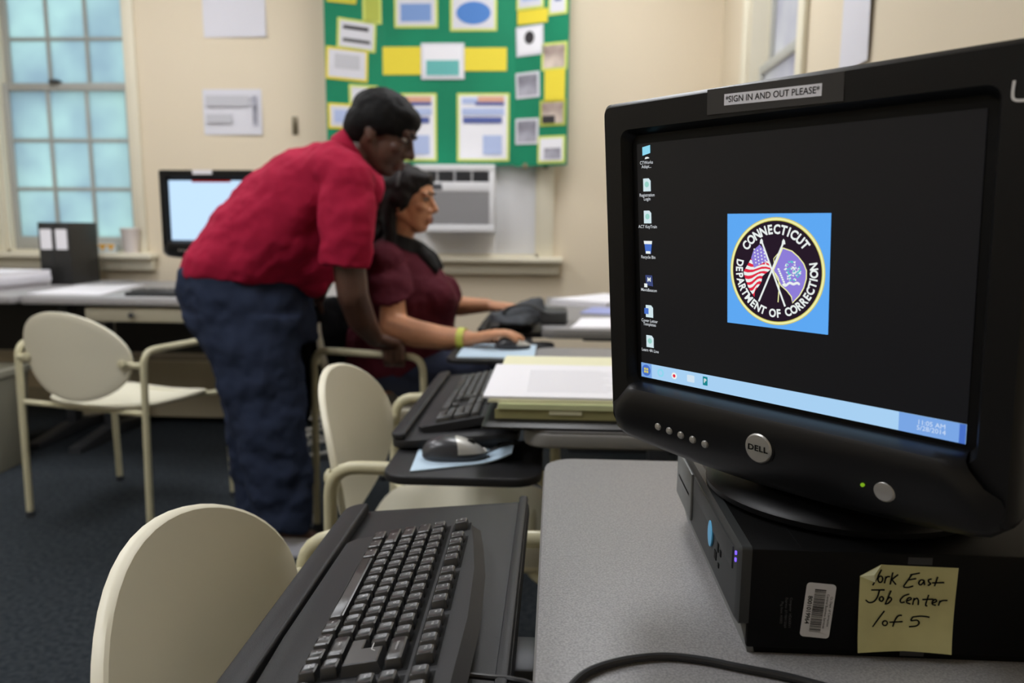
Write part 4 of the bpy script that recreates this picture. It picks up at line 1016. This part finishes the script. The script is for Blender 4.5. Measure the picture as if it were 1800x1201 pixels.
obj('carton', B(-2.72, -2.54, 4.325, 4.365, .9125, .967, .002), mat('pale_grey_carton', (206, 214, 214), .6), bx)
M_or = mat('orange_print', (226, 170, 60), .6)
for x in (-2.695, -2.615, -2.565): 
    bm = flatpoly([(x-.028, .05), (x+.028, .05), (x, .012)]); obj('triangle_print', bm, M_or, bx, T(0, 4.3245, .9125) @ RX(90), smooth=False)
# waste bin
bn = thing('waste_bin', 'beige plastic waste bin on the carpet at the left frame edge', 'bin', T(-2.56, 3.18, 0))
obj('bin_wall', loft([[(p[0], p[1], z) for p in rrect(-a, a, -a*.72, a*.72, .04, 5)] for a, z in ((.150, 0), (.153, .004), (.185, .43), (.180, .43), (.148, .01))], True, True), mat('beige_bin_plastic', (150, 148, 132), .55), bn, T(-2.56, 3.18, 0))
obj('rim', loft([[(p[0], p[1], z) for p in rrect(-a, a, -a*.72, a*.72, .04, 5)] for a, z in ((.184, .42), (.196, .425), (.196, .452), (.184, .455))], False, False), MATS['beige_bin_plastic'], bn, T(-2.56, 3.18, 0))
# coiled cables on the floor near the wall
pts = [(-1.09+.11*math.cos(a*.55)*(1+.12*math.sin(a*1.7)), 3.55+.16*math.sin(a*.55)*(1+.1*math.cos(a*2.3)), .012+.006*a*.55+.01*math.sin(a*1.3)) for a in range(0, 60)]
cl = tag(obj('cable_coil', tube(catmull(pts, 3), .006, 7), M_greycord), 'grey cables coiled loosely on the carpet by the standing person', 'cable')
# black cord on the near desk
tag(obj('power_cord', tube(catmull([(-.001, .50, .7436), (.017, .54, .7436), (.031, .56, .7436), (.052, .574, .7436), (.076, .583, .7436), (.099, .586, .7436), (.126, .582, .7436), (.151, .574, .7436), (.184, .564, .7436), (.211, .552, .7436), (.28, .52, .7436), (.4, .50, .7436)]), .0032, 10), M_cord), 'black cord lying on the near desk in front of the computer case', 'cord')

# ------------------------------------------------------------------ people
M_skin1 = mat('deep_brown_skin', (80, 52, 40), .5, sub=.05, var=.06, vscale=12)
M_skin2 = mat('tan_skin', (196, 140, 104), .5, sub=.08, var=.05, vscale=12)
M_hair = mat('black_hair', (9, 7, 7), .7, spec=.2, bump=.7, bscale=90, stretch=(1, 1, .25))
M_hair2 = mat('dark_brown_hair', (24, 19, 18), .65, spec=.25, bump=.7, bscale=90, stretch=(1, 1, .25))
M_red = mat('red_polo_cloth', (164, 28, 60), .85, bump=.5, bscale=16, spec=.15)
M_navy2 = mat('navy_trousers_cloth', (45, 53, 73), .9, bump=.5, bscale=14, spec=.1)
M_maroon = mat('maroon_shirt_cloth', (80, 26, 38), .85, bump=.5, bscale=16, spec=.15)
M_denim = mat('dark_blue_denim', (34, 42, 66), .9, bump=.4, bscale=40)
M_scarf = mat('black_collar_cloth', (20, 19, 20), .9)
M_shoe = mat('white_sneaker', (206, 208, 220), .6)
M_eye = mat('eye_white', (150, 142, 134), .4); M_iris = mat('dark_iris', (24, 18, 16), .25); M_lip = mat('lip_red_brown', (140, 74, 66), .5); M_lip1 = mat('lip_brown', (92, 50, 46), .5)
M_band = mat('grey_headband_cloth', (72, 70, 70), .7)
def head(bm, c, f, u, s=1.0):
    """cranium, jaw, nose, brow, lips, ears joined into the body mesh; returns the head frame"""
    f = Vector(f).normalized(); u = Vector(u); u = (u-f*u.dot(f)).normalized(); l = u.cross(f)
    H = frame(Vector(c), f, l, u)
    def at(a, b, d): return H @ Vector((a*s, b*s, d*s))
    def el(a, b, d, r): ellipsoid(bm, at(a, b, d), [v*s for v in r], H.to_3x3().to_4x4(), 3)
    el(-.008, 0, .030, (.096, .074, .086)); el(.030, 0, -.030, (.062, .058, .078)); el(.050, 0, .040, (.045, .055, .040))
    cap(bm, at(.058, 0, -.085), .026*s, at(.045, 0, -.078), .036*s)                       # chin
    for b in (-1, 1):
        cap(bm, at(.050, b*.014, -.082), .026*s, at(-.012, b*.052, -.035), .024*s)       # jaw line
        el(.066, b*.034, -.018, (.022, .022, .020))                                       # cheek
        el(-.010, b*.076, -.005, (.020, .008, .030)); el(-.004, b*.078, -.024, (.010, .007, .012))   # ear, lobe
        el(.082, b*.028, .030, (.012, .024, .008))                                        # brow
        cap(bm, at(.100, b*.010, -.030), .008*s, at(.094, b*.014, -.030), .008*s)         # nostril
    cap(bm, at(.088, 0, .018), .008*s, at(.110, 0, -.024), .012*s)                        # nose
    cap(bm, at(.090, -.016, -.056), .008*s, at(.090, .016, -.056), .008*s); cap(bm, at(.088, -.014, -.069), .009*s, at(.088, .014, -.069), .009*s)   # lips
    return H, at
def face_parts(p, H, at, s, lipm, hairm):
    for b in (-1, 1):
        e = bmesh.new(); ellipsoid(e, Vector((0, 0, 0)), (.0095*s, .0115*s, .0062*s), None, 2); ob = obj('eye', e, M_eye, p, frame(at(.0795, b*.029, .012), H.col[0].xyz, H.col[1].xyz, H.col[2].xyz), auto=0)
        e = bmesh.new(); ellipsoid(e, Vector((0, 0, 0)), (.004*s, .0055*s, .0058*s), None, 2); obj('iris', e, M_iris, ob, frame(at(.0885, b*.029, .012), H.col[0].xyz, H.col[1].xyz, H.col[2].xyz), auto=0)
        e = bmesh.new(); chain(e, [(at(.096, b*.012, .030), .0035*s), (at(.092, b*.030, .036), .0038*s), (at(.078, b*.046, .030), .0028*s)]); obj('eyebrow', e, hairm, p, auto=0)
    e = bmesh.new(); chain(e, [(at(.090, -.020, -.060), .004*s), (at(.0975, 0, -.056), .0055*s), (at(.090, .020, -.060), .004*s)]); chain(e, [(at(.089, -.018, -.063), .004*s), (at(.096, 0, -.068), .0065*s), (at(.089, .018, -.063), .004*s)])
    obj('lips', e, lipm, p, auto=0)

# --- the standing person, bent forward over the chair
P1 = thing('person', 'standing person in red polo and navy trousers leaning over the seated one', 'person', T(-.95, 2.5, 0))
bm = bmesh.new()
hc = (-.556, 2.475, 1.372)
H1, at1 = head(bm, hc, (.90, -.06, -.42), (.40, 0, .92), 1.06)
chain(bm, [((-.665, 2.48, 1.285), .070), ((-.615, 2.48, 1.325), .062), ((-.575, 2.478, 1.350), .062)])
chain(bm, [((-1.02, 2.48, .90), .10), ((-.90, 2.48, 1.07), .10), ((-.715, 2.48, 1.24), .07)])
for s in (-1, 1): cap(bm, (-.70, 2.48, 1.25), .055, (-.622 if s < 0 else -.668, 2.48+s*.16, 1.215), .042)
yt = lambda x: 2.59-.219*(x+.82)+.0     # the chair's arm tube under the hand
# near (right) arm
chain(bm, [((-.622, 2.305, 1.21), .045), ((-.625, 2.285, 1.03), .050), ((-.612, 2.290, .876), .049), ((-.600, 2.335, .80), .046), ((-.583, 2.43, .724), .029)])
fx = [-.572, -.551, -.530, -.510]
for k, x in enumerate(fx):
    y0 = yt(x); L = (.94, 1.05, 1.0, .84)[k]
    cap(bm, (-.583, 2.43, .724), .024, (x, y0-.006, .690), .0145)
    chain(bm, [((x, y0-.006, .690), .0125), ((x+.006, y0-.030*L, .676), .0105), ((x+.008, y0-.034, .676-.038*L), .0098), ((x+.006, y0-.016, .632-.012*L), .0088)])
chain(bm, [((-.578, 2.45, .708), .018), ((-.590, yt(-.59)+.012, .692), .0125), ((-.578, yt(-.578)+.030, .668), .0105), ((-.562, yt(-.562)+.024, .642), .009)])
# far (left) arm reaching to the chair back
chain(bm, [((-.66, 2.650, 1.21), .045), ((-.71, 2.675, 1.09), .050), ((-.785, 2.69, .975), .047), ((-.84, 2.71, .88), .038), ((-.862, 2.735, .822), .027)])
for k in range(4):
    y = 2.725+.019*k; cap(bm, (-.862, 2.735, .822), .021, (-.872, y+.01, .806), .013); chain(bm, [((-.872, y+.01, .806), .0115), ((-.888, y+.012, .790), .0098), ((-.892, y+.012, .762), .0088)])
chain(bm, [((-.855, 2.725, .815), .016), ((-.846, 2.712, .796), .0115), ((-.842, 2.716, .772), .0095)])
# legs and feet inside the trousers
for hx, hy, kx, ky, ax, ay in ((-.985, 2.385, -.925, 2.385, -.888, 2.40), (-1.06, 2.58, -1.045, 2.59, -1.045, 2.60)):
    chain(bm, [((hx, hy, .82), .07), ((kx, ky, .48), .055), ((ax, ay, .09), .038)]); cap(bm, (ax, ay, .07), .036, (ax+.10, ay-.006, .045), .026)
organic('body', bm, M_skin1, P1, .005, 5)
face_parts(P1, H1, at1, 1.06, M_lip1, M_hair)
bm = bmesh.new(); HR = H1.to_3x3().to_4x4()
ellipsoid(bm, at1(-.012, 0, .048), (.112, .092, .088), HR); ellipsoid(bm, at1(-.050, 0, .005), (.075, .086, .085), HR); ellipsoid(bm, at1(.045, 0, .070), (.055, .070, .042), HR)
for s in (-1, 1): ellipsoid(bm, at1(-.010, s*.066, .035), (.055, .026, .055), HR)
organic('hair', bm, M_hair, P1, .006, 5, .008, .03)
def span(a, b, wy, yc=2.48):       # section ring from a back point to a front point (x,z)
    c = Vector(((a[0]+b[0])/2, yc, (a[1]+b[1])/2)); e = Vector(((b[0]-a[0])/2, 0, (b[1]-a[1])/2)); return ring(c, e, (0, wy, 0))
bm = bmesh.new()
rings(bm, [span((-1.232, .925), (-.800, .898), .205), span((-1.205, .99), (-.775, .93), .213), span((-1.075, 1.145), (-.705, .985), .212), span((-.94, 1.27), (-.66, 1.06), .205), span((-.85, 1.325), (-.61, 1.12), .19), span((-.765, 1.345), (-.60, 1.175), .155), span((-.70, 1.345), (-.585, 1.24), .10)])
for s in (-1, 1):
    y = 2.48+s*.165
    cap(bm, (-.70, 2.48+s*.11, 1.255), .085, (-.622 if s < 0 else -.665, y, 1.215), .082)
rings(bm, [ring((-.622, 2.305, 1.235), (.075, 0, .01), (0, .066, .03)), ring((-.622, 2.288, 1.13), (.084, 0, 0), (0, .074, 0)), ring((-.624, 2.282, 1.04), (.080, 0, 0), (0, .074, 0)), ring((-.632, 2.282, .962), (.074, 0, -.004), (0, .070, 0))])
rings(bm, [ring((-.66, 2.655, 1.235), (.070, 0, .01), (0, .066, -.03)), ring((-.69, 2.675, 1.11), (.076, 0, .04), (0, .074, 0)), ring((-.75, 2.685, 1.03), (.065, 0, .04), (0, .070, 0))])
chain(bm, [((-.80, 2.48, 1.02), .15), ((-.80, 2.47, .955), .085), ((-.775, 2.45, .90), .05)])
organic('polo_shirt', bm, M_red, P1, .008, 5, .026, .075)
bm = bmesh.new(); rings(bm, [ring((-.675, 2.48, 1.30), (.045, 0, -.062), (0, .085, 0)), ring((-.632, 2.48, 1.335), (.042, 0, -.058), (0, .074, 0))])
organic('collar', bm, M_red, P1, .006, 3)
bm = bmesh.new()
ellipsoid(bm, Vector((-1.03, 2.48, .865)), (.208, .195, .125))
rings(bm, [span((-1.225, .945), (-.815, .925), .19), span((-1.242, .88), (-.80, .85), .203), span((-1.222, .80), (-.795, .78), .200), span((-1.165, .71), (-.80, .70), .19)])
rings(bm, [ring((-1.00, 2.385, .80), (.195, 0, 0), (0, .105, 0)), ring((-.962, 2.385, .66), (.150, 0, 0), (0, .108, 0)), ring((-.925, 2.385, .48), (.128, 0, 0), (0, .098, 0)), ring((-.905, 2.39, .28), (.112, 0, 0), (0, .094, 0)), ring((-.885, 2.40, .095), (.092, 0, -.01), (0, .088, 0))])
rings(bm, [ring((-1.06, 2.575, .82), (.160, 0, 0), (0, .115, 0)), ring((-1.05, 2.58, .66), (.145, 0, 0), (0, .108, 0)), ring((-1.045, 2.59, .48), (.122, 0, 0), (0, .098, 0)), ring((-1.045, 2.60, .28), (.112, 0, 0), (0, .094, 0)), ring((-1.04, 2.61, .06), (.098, 0, 0), (0, .088, 0))])
organic('trousers', bm, M_navy2, P1, .008, 7, .034, .085)
def shoe(p, x, y, a=0):
    Ms = T(x, y, 0) @ RZ(a)
    secs = [(-.085, .030, .075), (-.06, .037, .088), (0, .040, .080), (.06, .045, .062), (.11, .047, .050), (.155, .040, .042), (.18, .024, .030)]
    o = obj('shoe', loft([[(sx, wy*math.cos(t_), .012+h*max(0, math.sin(t_))**.8) for t_ in [PI*k/12 for k in range(13)]]+[(sx, -wy*.96, .010), (sx, wy*.96, .010)] for sx, wy, h in secs]), M_shoe, p, Ms)
    obj('sole', prism([(.19*math.cos(t_)*(.55 if math.cos(t_) < 0 else 1.0), .047*math.sin(t_)*(1+.1*math.cos(t_))) for t_ in [2*PI*k/28 for k in range(28)]], 0, .020, .004), M_shoe, o, Ms)
shoe(P1, -.895, 2.40, -3); shoe(P1, -1.05, 2.61, 4)

# --- the seated person at the far tray
P2 = thing('person', 'seated person in maroon shirt with yellow wristband using a mouse', 'person', T(-.58, 2.86, 0))
bm = bmesh.new()
H2, at2 = head(bm, (-.545, 2.83, 1.172), (.975, -.18, -.06), (.06, 0, 1), 1.0)
chain(bm, [((-.595, 2.85, .995), .065), ((-.580, 2.845, 1.06), .056), ((-.558, 2.835, 1.10), .056)])
chain(bm, [((-.62, 2.86, .56), .08), ((-.60, 2.86, .78), .10), ((-.60, 2.86, .93), .08)])
for s in (-1, 1): cap(bm, (-.60, 2.86, .955), .050, (-.605, 2.86+s*.155, .94), .034)
# near arm to the mouse
chain(bm, [((-.603, 2.70, .94), .034), ((-.562, 2.625, .85), .042), ((-.550, 2.575, .745), .050), ((-.47, 2.545, .725), .049), ((-.38, 2.525, .716), .041), ((-.285, 2.502, .716), .029)])
MF = [(2.443, .052), (2.463, .064), (2.484, .068), (2.503, .058)]
for k, (y, L) in enumerate(MF):
    bx_ = -.190+(.004, .010, .008, -.002)[k]
    cap(bm, (-.280, 2.497+(k-1.5)*.006, .716), .020, (bx_, y, .739), .0125)
    chain(bm, [((bx_, y, .739), .0110), ((bx_+L*.55, y-.001, .742-.002*k*0), .0095), ((bx_+L, y-.002, .731), .0086), ((bx_+L+.012, y-.002, .720), .0078)])
chain(bm, [((-.262, 2.512, .712), .018), ((-.220, 2.527, .710), .013), ((-.180, 2.527, .705), .0105), ((-.158, 2.519, .702), .0095)])
# far arm to the keyboard
chain(bm, [((-.605, 3.03, .945), .042), ((-.56, 3.07, .85), .046), ((-.50, 3.08, .77), .048), ((-.38, 3.06, .765), .040), ((-.27, 3.04, .772), .028)])
for k in range(4):
    y = 3.065-.02*k; cap(bm, (-.27, 3.04, .772), .020, (-.195, y, .772), .012); chain(bm, [((-.195, y, .772), .0105), ((-.165, y, .770), .0092), ((-.150, y, .760), .0082)])
chain(bm, [((-.25, 3.02, .766), .016), ((-.215, 3.0, .764), .011), ((-.19, 2.998, .760), .009)])
# legs
for y in (2.76, 2.95):
    chain(bm, [((-.62, 2.86+(y-2.86)*.8, .545), .085), ((-.24, y, .545), .062), ((-.20, y, .08), .038)]); cap(bm, (-.20, y, .06), .034, (-.10, y, .042), .026)
organic('body', bm, M_skin2, P2, .005, 5)
face_parts(P2, H2, at2, 1.0, M_lip, M_hair2)
bm = bmesh.new(); HR = H2.to_3x3().to_4x4()
ellipsoid(bm, at2(-.020, 0, .052), (.104, .090, .084), HR); ellipsoid(bm, at2(-.066, 0, -.015), (.066, .084, .105), HR); ellipsoid(bm, at2(.034, 0, .082), (.062, .066, .036), HR)
for s in (-1, 1): ellipsoid(bm, at2(-.012, s*.070, .015), (.050, .022, .060), HR)
chain(bm, [(at2(-.075, 0, -.02), .058), (at2(-.085, -.01, -.10), .052), (at2(-.095, -.02, -.18), .046), (at2(-.10, -.02, -.25), .030)])
chain(bm, [(at2(-.045, -.062, .01), .026), (at2(-.040, -.070, -.06), .026), (at2(-.030, -.075, -.13), .026), (at2(-.015, -.08, -.20), .018)])
organic('hair', bm, M_hair2, P2, .006, 4, .010, .03)
bm = bmesh.new(); pts_ = [at2(-.005, math.cos(a_)*.092, .050+math.sin(a_)*.085) for a_ in [PI*k/16 for k in range(17)]]
obj('headband', tube(pts_, .0055, 8), M_band, P2)
bm = bmesh.new()
def sp2(x0, x1, z, wy, dz=0.0): return ring(((x0+x1)/2, 2.86, z), ((x1-x0)/2, 0, dz), (0, wy, 0))
rings(bm, [sp2(-.80, -.40, .545, .205), sp2(-.79, -.385, .64, .21), sp2(-.765, -.375, .74, .205), sp2(-.745, -.36, .82, .20, -.01), sp2(-.725, -.40, .90, .185, -.015), sp2(-.70, -.455, .965, .16, -.02), sp2(-.665, -.505, 1.02, .10, -.02)])
for s in (-1, 1):
    ellipsoid(bm, Vector((-.445, 2.86+s*.085, .822)), (.085, .085, .080)); cap(bm, (-.62, 2.86+s*.09, .965), .075, (-.600, 2.86+s*.165, .950), .070)
rings(bm, [ring((-.605, 2.69, .965), (.070, 0, 0), (0, .055, .035)), ring((-.580, 2.655, .905), (.078, 0, .012), (0, .066, .02)), ring((-.558, 2.612, .842), (.075, 0, .012), (0, .066, .03))])
rings(bm, [ring((-.605, 3.03, .965), (.070, 0, 0), (0, .055, -.035)), ring((-.575, 3.06, .905), (.078, 0, 0), (0, .066, -.02)), ring((-.55, 3.075, .845), (.072, 0, 0), (0, .066, -.02))])
organic('maroon_shirt', bm, M_maroon, P2, .008, 4, .018, .07)
bm = bmesh.new()
rings(bm, [ring((-.575, 2.85, 1.005), (.095, 0, -.035), (0, .098, 0)), ring((-.572, 2.845, 1.055), (.072, 0, -.030), (0, .070, 0))])
chain(bm, [((-.52, 2.83, 1.00), .034), ((-.47, 2.80, .965), .030), ((-.44, 2.79, .93), .018)]); chain(bm, [((-.52, 2.88, 1.00), .034), ((-.47, 2.90, .965), .028), ((-.44, 2.90, .93), .018)])
organic('collar', bm, M_scarf, P2, .006, 3, .006, .04)
bm = bmesh.new()
ellipsoid(bm, Vector((-.60, 2.86, .545)), (.20, .20, .09))
for y in (2.76, 2.95):
    rings(bm, [ring((-.58, 2.86+(y-2.86)*.9, .545), (0, .105, 0), (.0, 0, .092)), ring((-.40, y, .552), (0, .092, 0), (0, 0, .082)), ring((-.245, y, .548), (.0, .074, 0), (.03, 0, .072))])
    cap(bm, (-.25, y, .545), .072, (-.225, y, .50), .068); rings(bm, [ring((-.228, y, .52), (.072, 0, 0), (0, .068, 0)), ring((-.205, y, .085), (.062, 0, 0), (0, .060, 0))])
organic('jeans', bm, M_denim, P2, .008, 4, .014, .08)
shoe(P2, -.20, 2.76); shoe(P2, -.20, 2.95)
d_ = Vector((.095, -.023, 0)).normalized()
e_ = Vector((0, 0, 1)); g_ = d_.cross(e_)
rw = [[Vector((-.305, 2.507, .716))+d_*q+(e_*math.cos(2*PI*k/28)*1.05+g_*math.sin(2*PI*k/28))*rr for k in range(28)] for q, rr in ((-.012, .0335), (-.012, .0355), (.012, .0345), (.012, .0325))]
obj('wristband', loft(rw, False, False), mat('lime_yellow_band', (206, 212, 92), .55), P2)
